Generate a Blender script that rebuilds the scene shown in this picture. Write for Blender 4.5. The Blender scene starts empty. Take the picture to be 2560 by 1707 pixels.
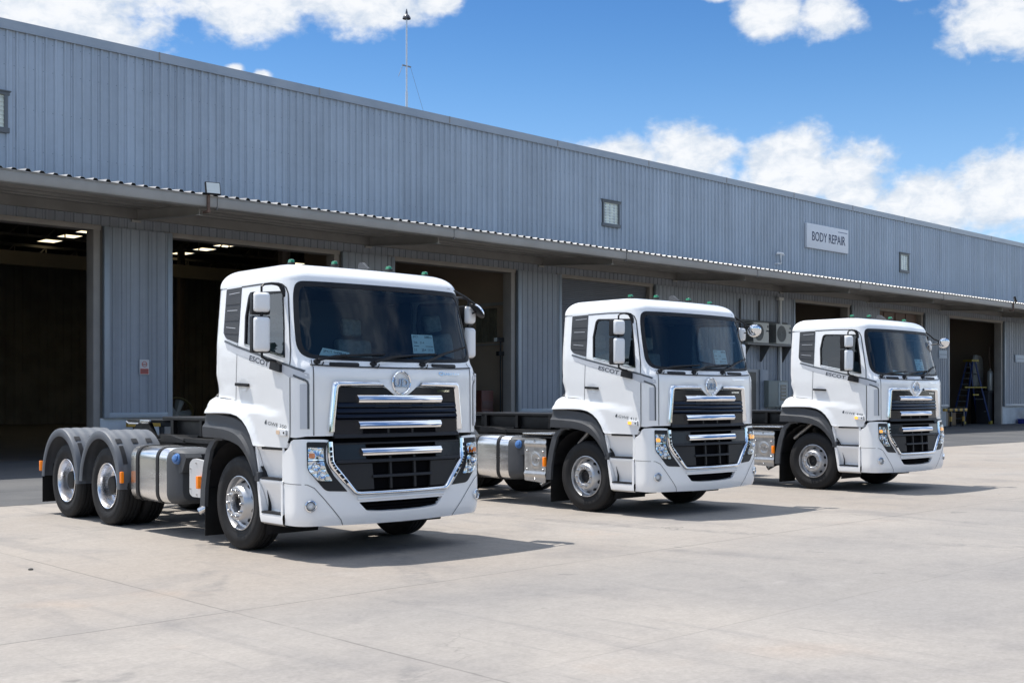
import bpy, bmesh, math, random
from mathutils import Vector, Matrix
from mathutils.geometry import delaunay_2d_cdt

random.seed(7)
PI = math.pi
SC = bpy.context.scene
COL = SC.collection

# ---------------------------------------------------------------- camera
EYE = 1.709
cam_d = bpy.data.cameras.new("camera")
cam_d.sensor_width = 36.0
cam_d.lens = 36.0 * 2905.1 / 2560.0
cam_d.shift_y = (992.4 - 853.5) / 2560.0
cam_d.clip_start = 0.1
cam_d.clip_end = 6000.0
cam = bpy.data.objects.new("camera", cam_d)
COL.objects.link(cam)
cam.location = (0, 0, EYE)
cam.rotation_euler = (PI / 2, 0, -(PI / 2 - 0.804795))
SC.camera = cam

# ---------------------------------------------------------------- light
SUN_DIR = Vector((-0.16, 0.40, 1.0)).normalized()
sun_d = bpy.data.lights.new("sun", 'SUN')
sun_d.energy = 4.15
sun_d.angle = math.radians(0.5)
sun_d.color = (1.0, 0.95, 0.88)
sun = bpy.data.objects.new("sun", sun_d)
COL.objects.link(sun)
sun.location = (0, 0, 60)
sun.rotation_euler = SUN_DIR.to_track_quat('Z', 'Y').to_euler()

SC.view_settings.view_transform = 'Standard'
SC.view_settings.look = 'None'
SC.view_settings.gamma = 1.0
SC.view_settings.exposure = 0.54
SC.cycles.use_denoising = True
SC.cycles.max_bounces = 8
SC.cycles.diffuse_bounces = 4
SC.cycles.glossy_bounces = 4
SC.cycles.transmission_bounces = 6
SC.cycles.transparent_max_bounces = 12
SC.cycles.caustics_reflective = False
SC.cycles.caustics_refractive = False
SC.cycles.sample_clamp_indirect = 6.0

world = bpy.data.worlds.new("World")
SC.world = world
world.use_nodes = True
WT = world.node_tree
WT.nodes.clear()


class NT:
    """tiny helper to write node maths"""
    def __init__(self, tree):
        self.t = tree

    def node(self, typ, **kw):
        n = self.t.nodes.new(typ)
        for k, v in kw.items():
            setattr(n, k, v)
        return n

    def put(self, sock, v):
        if hasattr(v, 'is_output') or isinstance(v, bpy.types.NodeSocket):
            self.t.links.new(v, sock)
        else:
            sock.default_value = v

    def m(self, op, a, b=0.0, c=None, clamp=False):
        n = self.node('ShaderNodeMath', operation=op)
        n.use_clamp = clamp
        self.put(n.inputs[0], a)
        self.put(n.inputs[1], b)
        if c is not None:
            self.put(n.inputs[2], c)
        return n.outputs[0]

    def add(self, a, b): return self.m('ADD', a, b)
    def sub(self, a, b): return self.m('SUBTRACT', a, b)
    def mul(self, a, b): return self.m('MULTIPLY', a, b)
    def mx(self, a, b): return self.m('MAXIMUM', a, b)

    def smooth(self, v, lo, hi, a=0.0, b=1.0):
        n = self.node('ShaderNodeMapRange', interpolation_type='SMOOTHSTEP')
        self.put(n.inputs['Value'], v)
        n.inputs['From Min'].default_value = lo
        n.inputs['From Max'].default_value = hi
        n.inputs['To Min'].default_value = a
        n.inputs['To Max'].default_value = b
        return n.outputs['Result']

    def noise(self, vec, scale, detail=4.0, rough=0.55, dist=0.0, lac=2.0):
        n = self.node('ShaderNodeTexNoise')
        self.put(n.inputs['Vector'], vec)
        n.inputs['Scale'].default_value = scale
        n.inputs['Detail'].default_value = detail
        n.inputs['Roughness'].default_value = rough
        n.inputs['Distortion'].default_value = dist
        n.inputs['Lacunarity'].default_value = lac
        return n.outputs['Fac']

    def vec(self, x, y, z=0.0):
        n = self.node('ShaderNodeCombineXYZ')
        self.put(n.inputs[0], x)
        self.put(n.inputs[1], y)
        self.put(n.inputs[2], z)
        return n.outputs[0]

    def mixc(self, f, a, b, blend='MIX'):
        n = self.node('ShaderNodeMix', data_type='RGBA', blend_type=blend)
        self.put(n.inputs[0], f)
        self.put(n.inputs[6], a)
        self.put(n.inputs[7], b)
        return n.outputs[2]

    def ramp(self, v, stops):
        n = self.node('ShaderNodeValToRGB')
        self.put(n.inputs[0], v)
        e = n.color_ramp.elements
        while len(e) < len(stops):
            e.new(0.5)
        for el, (p, c) in zip(e, stops):
            el.position = p
            el.color = c
        return n.outputs[0]


def build_world():
    w = NT(WT)
    sky = w.node('ShaderNodeTexSky', sky_type='NISHITA')
    sky.sun_disc = False
    sky.sun_elevation = math.asin(SUN_DIR.z)
    sky.sun_rotation = math.atan2(SUN_DIR.x, SUN_DIR.y)
    sky.altitude = 1500.0
    sky.air_density = 1.0
    sky.dust_density = 0.6
    sky.ozone_density = 2.2
    hs = w.node('ShaderNodeHueSaturation')
    hs.inputs['Saturation'].default_value = 1.22
    hs.inputs['Value'].default_value = 1.0
    WT.links.new(sky.outputs[0], hs.inputs['Color'])
    tc = w.node('ShaderNodeTexCoord')
    sep = w.node('ShaderNodeSeparateXYZ')
    WT.links.new(tc.outputs['Generated'], sep.inputs[0])
    x, y, z = sep.outputs
    az = w.mul(w.m('ARCTAN2', x, y), 180 / PI)
    hyp = w.m('SQRT', w.add(w.mul(x, x), w.mul(y, y)))
    el = w.mul(w.m('ARCTAN2', z, hyp), 180 / PI)
    p = w.vec(az, w.mul(el, 1.35), 0.0)
    n1 = w.noise(p, 0.42, 6.0, 0.53, 0.25)
    n2 = w.noise(w.vec(az, el, 7.3), 0.11, 3.0, 0.5)
    # cumulus banks: centre azimuth, centre elevation, half width, half height
    banks = [(22.6, 17.2, 5.2, 2.6), (15.5, 16.0, 6.0, 3.6), (31.0, 18.2, 3.3, 1.75), (36.2, 18.9, 4.6, 1.75),
             (40.2, 18.8, 1.5, 0.8), (30.45, 15.32, 0.62, 0.36), (31.7, 15.1, 0.55, 0.34),
             (56.5, 17.9, 2.0, 1.35), (58.9, 17.6, 1.7, 1.25), (66.6, 16.7, 2.9, 1.7), (62.8, 18.4, 1.3, .5),
             (53.9, 18.9, .9, .45), (49.2, 11.4, 3.2, 1.25), (52.5, 11.5, 2.8, 1.65), (57.4, 10.7, 2.7, 2.15),
             (59.9, 10.3, 2.2, 1.9), (63.6, 8.8, 2.9, 1.6), (66.9, 9.3, 3.0, 2.1), (45.0, 11.6, 2.2, .7),
             (72.0, 10.5, 4.5, 2.4), (48.0, 22.5, 5.0, 1.6)]
    tot = None
    for (a0, e0, ra, re) in banks:
        dx = w.mul(w.sub(az, a0), 1 / ra)
        dy = w.mul(w.sub(el, e0), 1 / re)
        d = w.sub(1.0, w.m('SQRT', w.add(w.mul(dx, dx), w.mul(dy, dy))))
        tot = d if tot is None else w.mx(tot, d)
    # broken cloud over the rest of the sky (away from the framed window)
    away = w.smooth(w.m('ABSOLUTE', w.sub(az, 44.0)), 30.0, 44.0)
    up = w.smooth(el, 20.5, 30.0)
    rest = w.mx(away, up)
    pr = w.vec(w.mul(x, 1.0), w.mul(y, 1.0), w.mul(z, 1.6))
    n3 = w.noise(pr, 3.2, 7.0, 0.58, 0.3)
    rear = w.mul(w.smooth(w.m('ABSOLUTE', w.sub(w.m('ABSOLUTE', az), 180.0)), 40.0, 85.0, 1.0, 0.0), w.smooth(el, 40.0, 62.0, 1.0, 0.0))
    n3 = w.sub(n3, w.mul(rear, 0.105))
    restc = w.mul(rest, w.smooth(n3, 0.36, 0.58))
    dens = w.add(w.mx(tot, -0.9), w.add(w.mul(w.sub(n1, 0.5), 1.45), w.mul(w.sub(w.noise(p, 1.9, 5.0, 0.55, 0.2), 0.5), 0.42)))
    local = w.smooth(dens, -0.15, 0.40)
    local = w.mul(local, w.smooth(el, 2.0, 6.0))
    cloud = w.mx(local, restc)
    n4 = w.noise(w.vec(az, w.mul(el, 1.6), 2.0), 0.9, 6.0, 0.62, 0.3)
    shade = w.smooth(w.add(w.mul(n4, 0.8), w.mul(dens, 0.20)), 0.26, 0.66)
    ccol = w.mixc(shade, (3.9, 4.45, 5.2, 1), (6.0, 6.1, 6.25, 1))
    ccol = w.mixc(rest, ccol, w.mixc(shade, (8.2, 9.0, 10.0, 1), (13.6, 13.7, 13.8, 1)))
    fall = w.smooth(el, 9.0, 22.0, 1.12, 0.80)
    blue = w.mixc(1.0, hs.outputs[0], w.vec(w.mul(fall, w.smooth(el, 9.0, 20.0, 1.10, 0.86)), fall, w.smooth(el, 9.0, 22.0, 1.04, 0.90)), 'MULTIPLY')
    col = w.mixc(w.mul(cloud, 0.97), blue, ccol)
    bg = w.node('ShaderNodeBackground')
    WT.links.new(col, bg.inputs[0])
    bg.inputs[1].default_value = 0.112
    out = w.node('ShaderNodeOutputWorld')
    WT.links.new(bg.outputs[0], out.inputs[0])


build_world()

# ---------------------------------------------------------------- materials
MATS = {}


def mat(name, col, rough=0.5, metal=0.0, coat=0.0, spec=0.5, var=0.0, vscale=3.0, bump=0.0, bscale=40.0,
        emit=None, estr=0.0, stretch=None, trans=0.0, alpha=1.0):
    if name in MATS:
        return MATS[name]
    m = bpy.data.materials.new(name)
    m.use_nodes = True
    t = m.node_tree
    b = t.nodes['Principled BSDF']
    w = NT(t)
    b.inputs['Roughness'].default_value = rough
    b.inputs['Metallic'].default_value = metal
    b.inputs['Coat Weight'].default_value = coat
    b.inputs['Coat Roughness'].default_value = 0.04
    b.inputs['Specular IOR Level'].default_value = spec
    b.inputs['Transmission Weight'].default_value = trans
    b.inputs['Alpha'].default_value = alpha
    c = (*col, 1.0)
    tc = w.node('ShaderNodeTexCoord')
    src = tc.outputs['Object']
    if stretch:
        mp = w.node('ShaderNodeMapping')
        mp.inputs['Scale'].default_value = stretch
        t.links.new(src, mp.inputs[0])
        src = mp.outputs[0]
    if var > 0:
        n = w.noise(src, vscale, 5.0, 0.6)
        f = w.smooth(n, 0.3, 0.7)
        lo = tuple(max(0, v * (1 - var)) for v in col) + (1,)
        hi = tuple(min(1, v * (1 + var)) for v in col) + (1,)
        t.links.new(w.mixc(f, lo, hi), b.inputs['Base Color'])
        r = w.smooth(n, 0.3, 0.7, rough * 0.85, min(1, rough * 1.15))
        t.links.new(r, b.inputs['Roughness'])
    else:
        b.inputs['Base Color'].default_value = c
    if bump > 0:
        nb = w.noise(src, bscale, 4.0, 0.6)
        bn = w.node('ShaderNodeBump')
        bn.inputs['Strength'].default_value = bump
        bn.inputs['Distance'].default_value = 0.01
        t.links.new(nb, bn.inputs['Height'])
        t.links.new(bn.outputs[0], b.inputs['Normal'])
    if emit:
        b.inputs['Emission Color'].default_value = (*emit, 1)
        b.inputs['Emission Strength'].default_value = estr
    MATS[name] = m
    return m


def glass_mat(name, tint, refl_ior=1.5, rough=0.0, gain=1.0):
    if name in MATS:
        return MATS[name]
    m = bpy.data.materials.new(name)
    m.use_nodes = True
    t = m.node_tree
    t.nodes.clear()
    w = NT(t)
    fr = w.node('ShaderNodeFresnel')
    fr.inputs[0].default_value = refl_ior
    tr = w.node('ShaderNodeBsdfTransparent')
    tr.inputs[0].default_value = (*tint, 1)
    gl = w.node('ShaderNodeBsdfGlossy')
    gl.inputs['Roughness'].default_value = rough
    gl.inputs['Color'].default_value = (0.95, 0.97, 1.0, 1)
    mx = w.node('ShaderNodeMixShader')
    out = w.node('ShaderNodeOutputMaterial')
    f2 = w.m('MULTIPLY', fr.outputs[0], gain, clamp=True)
    t.links.new(f2, mx.inputs[0])
    t.links.new(tr.outputs[0], mx.inputs[1])
    t.links.new(gl.outputs[0], mx.inputs[2])
    t.links.new(mx.outputs[0], out.inputs[0])
    MATS[name] = m
    return m


WHITE = mat('white_paint', (0.885, 0.89, 0.89), 0.34, coat=0.9, var=0.02, vscale=1.2)
WHITE2 = mat('white_plastic', (0.80, 0.81, 0.82), 0.38, coat=0.2)
GREYP = mat('grey_plastic', (0.062, 0.066, 0.073), 0.58, spec=0.35, var=0.12, vscale=4, bump=0.08, bscale=300)
FENDER = mat('fender_plastic', (0.105, 0.115, 0.132), 0.5, var=0.1, vscale=5)
BLACKP = mat('black_plastic', (0.014, 0.014, 0.016), 0.5, spec=0.3, var=0.2, vscale=6)
GLOSSB = mat('gloss_black', (0.008, 0.010, 0.018), 0.16, spec=0.35)
SHADE_BLACK = mat('opening_shade', (0.004, 0.004, 0.005), 0.9, spec=0.05)  # near-black colour standing in for the shade inside openings
SATINB = mat('satin_black', (0.020, 0.020, 0.022), 0.5, spec=0.3)
CHASSIS = mat('chassis_black', (0.010, 0.010, 0.011), 0.45, spec=0.3, var=0.3, vscale=8)
CHROME = mat('chrome', (0.92, 0.93, 0.95), 0.04, metal=1.0)
ALU = mat('brushed_aluminium', (0.78, 0.77, 0.76), 0.24, metal=1.0, var=0.06, vscale=2.5, stretch=(0.6, 6, 6))
ALU_D = mat('pressed_aluminium', (0.55, 0.54, 0.53), 0.36, metal=1.0, var=0.08, vscale=14, bump=0.06, bscale=60)
RIMA = mat('polished_rim', (0.82, 0.82, 0.84), 0.27, metal=1.0, var=0.04, vscale=6)
RIMS = mat('silver_rim_paint', (0.55, 0.56, 0.58), 0.34, metal=0.75, coat=0.3)
NUT = mat('steel_nut', (0.6, 0.6, 0.6), 0.25, metal=1.0)
TYRE = mat('tyre_rubber', (0.015, 0.015, 0.016), 0.7, spec=0.3, var=0.25, vscale=9, bump=0.1, bscale=120)
RUBBER = mat('flap_rubber', (0.010, 0.010, 0.010), 0.7, spec=0.2, var=0.3, vscale=5)
STRIPE_G = mat('grey_decal', (0.56, 0.58, 0.62), 0.4, coat=0.3)
STRIPE_D = mat('dark_decal', (0.075, 0.085, 0.10), 0.4, coat=0.3)
GAP = mat('panel_gap', (0.04, 0.043, 0.05), 0.8)
AMBER = mat('amber_lens', (0.95, 0.24, 0.01), 0.22, coat=0.5, emit=(1.0, 0.25, 0.0), estr=0.12)
AMBER_ON = mat('amber_lamp_lit', (0.95, 0.45, 0.08), 0.2, emit=(1.0, 0.42, 0.05), estr=0.8)
GREENL = mat('green_lens', (0.005, 0.16, 0.07), 0.15, coat=0.6)
BLUECAP = mat('blue_cap', (0.06, 0.17, 0.42), 0.3, coat=0.4)
PAPER = mat('paper', (0.84, 0.88, 0.88), 0.7)
INK = mat('ink', (0.03, 0.04, 0.06), 0.7)
SEAT = mat('seat_fabric', (0.30, 0.305, 0.31), 0.85, var=0.2, vscale=20)
HEADL = mat('cab_lining', (0.30, 0.31, 0.32), 0.9)
DASH = mat('dashboard_plastic', (0.025, 0.03, 0.04), 0.6)
MIRGL = mat('mirror_glass', (0.85, 0.87, 0.9), 0.02, metal=1.0)
WSG = glass_mat('windscreen_glass', (0.66, 0.85, 0.91), 1.5, 0.0, 0.95)
SDG = glass_mat('side_glass', (0.45, 0.50, 0.54), 1.52, 0.0, 1.5)
LENS = glass_mat('lamp_glass', (0.93, 0.95, 0.97), 1.45)


def reflector_mat():
    m = mat('lamp_reflector', (0.80, 0.81, 0.82), 0.12, metal=1.0)
    t = m.node_tree
    w = NT(t)
    tc = w.node('ShaderNodeTexCoord')
    v = w.node('ShaderNodeTexVoronoi')
    v.inputs['Scale'].default_value = 16.0
    t.links.new(tc.outputs['Object'], v.inputs['Vector'])
    bn = w.node('ShaderNodeBump')
    bn.inputs['Strength'].default_value = 0.45
    bn.inputs['Distance'].default_value = 0.03
    t.links.new(v.outputs['Distance'], bn.inputs['Height'])
    t.links.new(bn.outputs[0], t.nodes['Principled BSDF'].inputs['Normal'])
    return m


REFL = reflector_mat()

# ---------------------------------------------------------------- mesh building
def point_in(poly, x, y):
    c = False
    n = len(poly)
    j = n - 1
    for i in range(n):
        xi, yi = poly[i]
        xj, yj = poly[j]
        if (yi > y) != (yj > y) and x < (xj - xi) * (y - yi) / (yj - yi) + xi:
            c = not c
        j = i
    return c


def densify(poly, step, closed=True):
    out = []
    n = len(poly)
    for i in range(n if closed else n - 1):
        a, b = poly[i], poly[(i + 1) % n]
        d = math.hypot(b[0] - a[0], b[1] - a[1])
        k = max(1, int(math.ceil(d / step)))
        for q in range(k):
            t = q / k
            out.append((a[0] + (b[0] - a[0]) * t, a[1] + (b[1] - a[1]) * t))
    if not closed:
        out.append(tuple(poly[-1][:2]))
    return out


def fillet(poly, r, seg=5):
    """round the corners of a closed polygon; r is a number or a list"""
    out = []
    n = len(poly)
    for i in range(n):
        rr = r[i] if isinstance(r, (list, tuple)) else r
        p0, p1, p2 = poly[i - 1], poly[i], poly[(i + 1) % n]
        if rr <= 0:
            out.append(p1)
            continue
        a = Vector((p0[0] - p1[0], p0[1] - p1[1]))
        b = Vector((p2[0] - p1[0], p2[1] - p1[1]))
        t = min(rr, a.length * 0.45, b.length * 0.45)
        a.normalize()
        b.normalize()
        s, e = Vector(p1) + a * t, Vector(p1) + b * t
        for k in range(seg + 1):
            u = k / seg
            q = s * (1 - u) ** 2 + Vector(p1) * (2 * u * (1 - u)) + e * u ** 2
            out.append((q.x, q.y))
    return out


def ellipse(cx, cy, rx, ry, n=24):
    return [(cx + rx * math.cos(2 * PI * k / n), cy + ry * math.sin(2 * PI * k / n)) for k in range(n)]


class MB:
    def __init__(self):
        self.v = []
        self.f = []

    def add(self, vs, fs):
        o = len(self.v)
        self.v += [tuple(p) for p in vs]
        self.f += [tuple(i + o for i in f) for f in fs]
        return self

    def box(self, x0, x1, y0, y1, z0, z1, bev=0.0, seg=2):
        if bev <= 0:
            vs = [(x, y, z) for z in (z0, z1) for y in (y0, y1) for x in (x0, x1)]
            return self.add(vs, [(0, 2, 3, 1), (4, 5, 7, 6), (0, 1, 5, 4), (2, 6, 7, 3), (0, 4, 6, 2), (1, 3, 7, 5)])
        bm = bmesh.new()
        bmesh.ops.create_cube(bm, size=1.0)
        for v in bm.verts:
            v.co = Vector(((x0 + x1) / 2 + v.co.x * (x1 - x0), (y0 + y1) / 2 + v.co.y * (y1 - y0), (z0 + z1) / 2 + v.co.z * (z1 - z0)))
        bmesh.ops.bevel(bm, geom=bm.edges[:], offset=bev, segments=seg, profile=0.6, affect='EDGES')
        return self.bm(bm)

    def bm(self, bm):
        bm.verts.index_update()
        vs = [v.co[:] for v in bm.verts]
        fs = [tuple(v.index for v in f.verts) for f in bm.faces]
        bm.free()
        return self.add(vs, fs)

    def prism(self, poly, axis, lo, hi):
        """extrude polygon along an axis; poly in the other two coordinates (x,y,z order)"""
        n = len(poly)
        def P(p, d):
            if axis == 'x': return (d, p[0], p[1])
            if axis == 'y': return (p[0], d, p[1])
            return (p[0], p[1], d)
        vs = [P(p, lo) for p in poly] + [P(p, hi) for p in poly]
        fs = [tuple(range(n)), tuple(range(2 * n - 1, n - 1, -1))]
        fs += [(i, (i + 1) % n, n + (i + 1) % n, n + i) for i in range(n)]
        return self.add(vs, fs)

    def tube(self, pts, r, n=8, caps=True):
        pts = [Vector(p) for p in pts]
        rows = []
        up = Vector((0.31, 0.23, 0.92)).normalized()
        for i, p in enumerate(pts):
            d = (pts[min(i + 1, len(pts) - 1)] - pts[max(i - 1, 0)]).normalized()
            a = d.cross(up)
            if a.length < 1e-3:
                a = d.cross(Vector((1, 0, 0)))
            a.normalize()
            b = d.cross(a)
            rr = r[i] if isinstance(r, (list, tuple)) else r
            rows.append([p + a * (rr * math.cos(2 * PI * k / n)) + b * (rr * math.sin(2 * PI * k / n)) for k in range(n)])
        return self.loft(rows, True, caps)

    def loft(self, rows, closed=False, caps=False):
        o = len(self.v)
        n = len(rows[0])
        for r in rows:
            self.v += [tuple(p) for p in r]
        for i in range(len(rows) - 1):
            for k in range(n if closed else n - 1):
                k2 = (k + 1) % n
                self.f.append((o + i * n + k, o + i * n + k2, o + (i + 1) * n + k2, o + (i + 1) * n + k))
        if caps:
            self.f.append(tuple(o + k for k in range(n)))
            e = o + (len(rows) - 1) * n
            self.f.append(tuple(e + k for k in reversed(range(n))))
        return self

    def lathe(self, prof, o, axis, n=32, caps=False):
        """prof: (radius, distance along axis)"""
        ax = Vector(axis).normalized()
        a = ax.cross(Vector((0, 0, 1)))
        if a.length < 1e-3:
            a = Vector((1, 0, 0))
        a.normalize()
        b = ax.cross(a)
        o = Vector(o)
        rows = [[o + ax * h + (a * math.cos(2 * PI * k / n) + b * math.sin(2 * PI * k / n)) * r for k in range(n)] for r, h in prof]
        return self.loft(rows, True, caps)

    def disc(self, o, axis, r, h, n=16):
        return self.lathe([(r, -h / 2), (r, h / 2)], o, axis, n, True)

    def patch(self, outer, fn, holes=(), off=0.0, th=0.0, grid=0.08, wall_in=True):
        loops = [densify(outer, grid)] + [densify(h, grid) for h in holes]
        vs, es = [], []
        for lp in loops:
            o = len(vs)
            vs += lp
            es += [(o + i, o + (i + 1) % len(lp)) for i in range(len(lp))]
        bx = [p[0] for p in loops[0]]
        by = [p[1] for p in loops[0]]
        gx = min(bx) + grid * 0.53
        cells = {}
        for p in vs:
            cells.setdefault((int(p[0] // grid), int(p[1] // grid)), []).append(p)
        inner = []
        while gx < max(bx):
            gy = min(by) + grid * 0.47
            while gy < max(by):
                if point_in(loops[0], gx, gy) and not any(point_in(h, gx, gy) for h in loops[1:]):
                    ci, cj = int(gx // grid), int(gy // grid)
                    ok = True
                    for di in (-1, 0, 1):
                        for dj in (-1, 0, 1):
                            for q in cells.get((ci + di, cj + dj), ()):
                                if (q[0] - gx) ** 2 + (q[1] - gy) ** 2 < (grid * 0.45) ** 2:
                                    ok = False
                    if ok:
                        inner.append((gx, gy))
                gy += grid
            gx += grid
        vs2 = [Vector(p) for p in vs + inner]
        rv, re, rf = delaunay_2d_cdt(vs2, es, [], 0, 1e-6)[:3]
        faces = []
        for f in rf:
            cx = sum(rv[i][0] for i in f) / len(f)
            cy = sum(rv[i][1] for i in f) / len(f)
            if point_in(loops[0], cx, cy) and not any(point_in(h, cx, cy) for h in loops[1:]):
                faces.append(tuple(f))
        used = sorted({i for f in faces for i in f})
        ix = {o: k for k, o in enumerate(used)}
        faces = [tuple(ix[i] for i in f) for f in faces]
        p2 = [rv[i] for i in used]
        front = [fn(p[0], p[1], off) for p in p2]
        if th <= 0:
            return self.add(front, faces)
        back = [fn(p[0], p[1], off - th) for p in p2]
        n = len(front)
        cnt = {}
        for f in faces:
            for i in range(len(f)):
                a, b = f[i], f[(i + 1) % len(f)]
                k = (min(a, b), max(a, b))
                cnt.setdefault(k, []).append((a, b))
        fs = list(faces) + [tuple(n + i for i in reversed(f)) for f in faces]
        for k, l in cnt.items():
            if len(l) == 1:
                a, b = l[0]
                fs.append((b, a, n + a, n + b))
        return self.add(front + back, fs)

    def ribbon(self, pa, pb, fn, steps=6, o0=0.004, bulge=0.02, back=-0.02):
        """convex moulding between two polylines on a surface"""
        rows = []
        for a, b in zip(pa, pb):
            row = [fn(a[0], a[1], back)]
            for k in range(steps + 1):
                t = k / steps
                row.append(fn(a[0] + (b[0] - a[0]) * t, a[1] + (b[1] - a[1]) * t, o0 + bulge * math.sin(PI * t) ** 0.7))
            row.append(fn(b[0], b[1], back))
            rows.append(row)
        return self.loft(rows, False, False)

    def line(self, pts, fn, width=0.008, off=0.0015, step=0.08):
        """thin surface strip along a 2d path"""
        pts = densify(pts, step, closed=False)
        rows = []
        for i, p in enumerate(pts):
            a = pts[max(i - 1, 0)]
            b = pts[min(i + 1, len(pts) - 1)]
            d = Vector((b[0] - a[0], b[1] - a[1]))
            d.normalize()
            nx, ny = -d.y * width / 2, d.x * width / 2
            rows.append([fn(p[0] + nx, p[1] + ny, off), fn(p[0] - nx, p[1] - ny, off)])
        return self.loft(rows)

    def text(self, s, fn, width, height, extrude=0.0, shear=0.0, off=0.002, bold=0.0):
        cu = bpy.data.curves.new('lettering', 'FONT')
        cu.body = s
        cu.size = 1.0
        cu.resolution_u = 3
        cu.offset = bold
        ob = bpy.data.objects.new('lettering', cu)
        me = bpy.data.meshes.new_from_object(ob)
        bpy.data.objects.remove(ob)
        bpy.data.curves.remove(cu)
        xs = [v.co.x for v in me.vertices]
        ys = [v.co.y for v in me.vertices]
        x0, x1, y0, y1 = min(xs), max(xs), min(ys), max(ys)
        P = []
        for v in me.vertices:
            u = (v.co.x - x0) / (x1 - x0) * width
            q = (v.co.y - y0) / (y1 - y0) * height
            P.append((u + shear * q, q))
        fs = [tuple(p.vertices) for p in me.polygons]
        if extrude <= 0:
            self.add([fn(u, q, off) for u, q in P], fs)
        else:
            n = len(P)
            cnt = {}
            for f in fs:
                for i in range(len(f)):
                    a, b = f[i], f[(i + 1) % len(f)]
                    cnt.setdefault((min(a, b), max(a, b)), []).append((a, b))
            vs = [fn(u, q, off + extrude) for u, q in P] + [fn(u, q, off) for u, q in P]
            ff = list(fs) + [(b, a, n + a, n + b) for l in cnt.values() if len(l) == 1 for a, b in l]
            self.add(vs, ff)
        bpy.data.meshes.remove(me)
        return self

    def mesh(self, name, m, sharp=35.0, recalc=True):
        me = bpy.data.meshes.new(name)
        me.from_pydata(self.v, [], self.f)
        if recalc:
            bm = bmesh.new()
            bm.from_mesh(me)
            bmesh.ops.recalc_face_normals(bm, faces=bm.faces[:])
            bm.to_mesh(me)
            bm.free()
        me.polygons.foreach_set('use_smooth', [True] * len(me.polygons))
        me.set_sharp_from_angle(angle=math.radians(sharp))
        me.materials.append(m)
        me.update()
        return me

    def build(self, name, m, parent=None, sharp=35.0, recalc=True):
        return link(name, self.mesh(name, m, sharp, recalc), parent)


def link(name, me, parent=None):
    o = bpy.data.objects.new(name, me)
    COL.objects.link(o)
    if parent is not None:
        o.parent = parent
    return o


def tag(o, label=None, cat=None, group=None, kind=None):
    if label: o['label'] = label
    if cat: o['category'] = cat
    if group: o['group'] = group
    if kind: o['kind'] = kind
    return o


def thing(name, label, cat, loc=(0, 0, 0), rz=0.0, group=None):
    o = bpy.data.objects.new(name, None)
    o.empty_display_size = 0.3
    COL.objects.link(o)
    o.location = loc
    o.rotation_euler = (0, 0, rz)
    return tag(o, label, cat, group)

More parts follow.
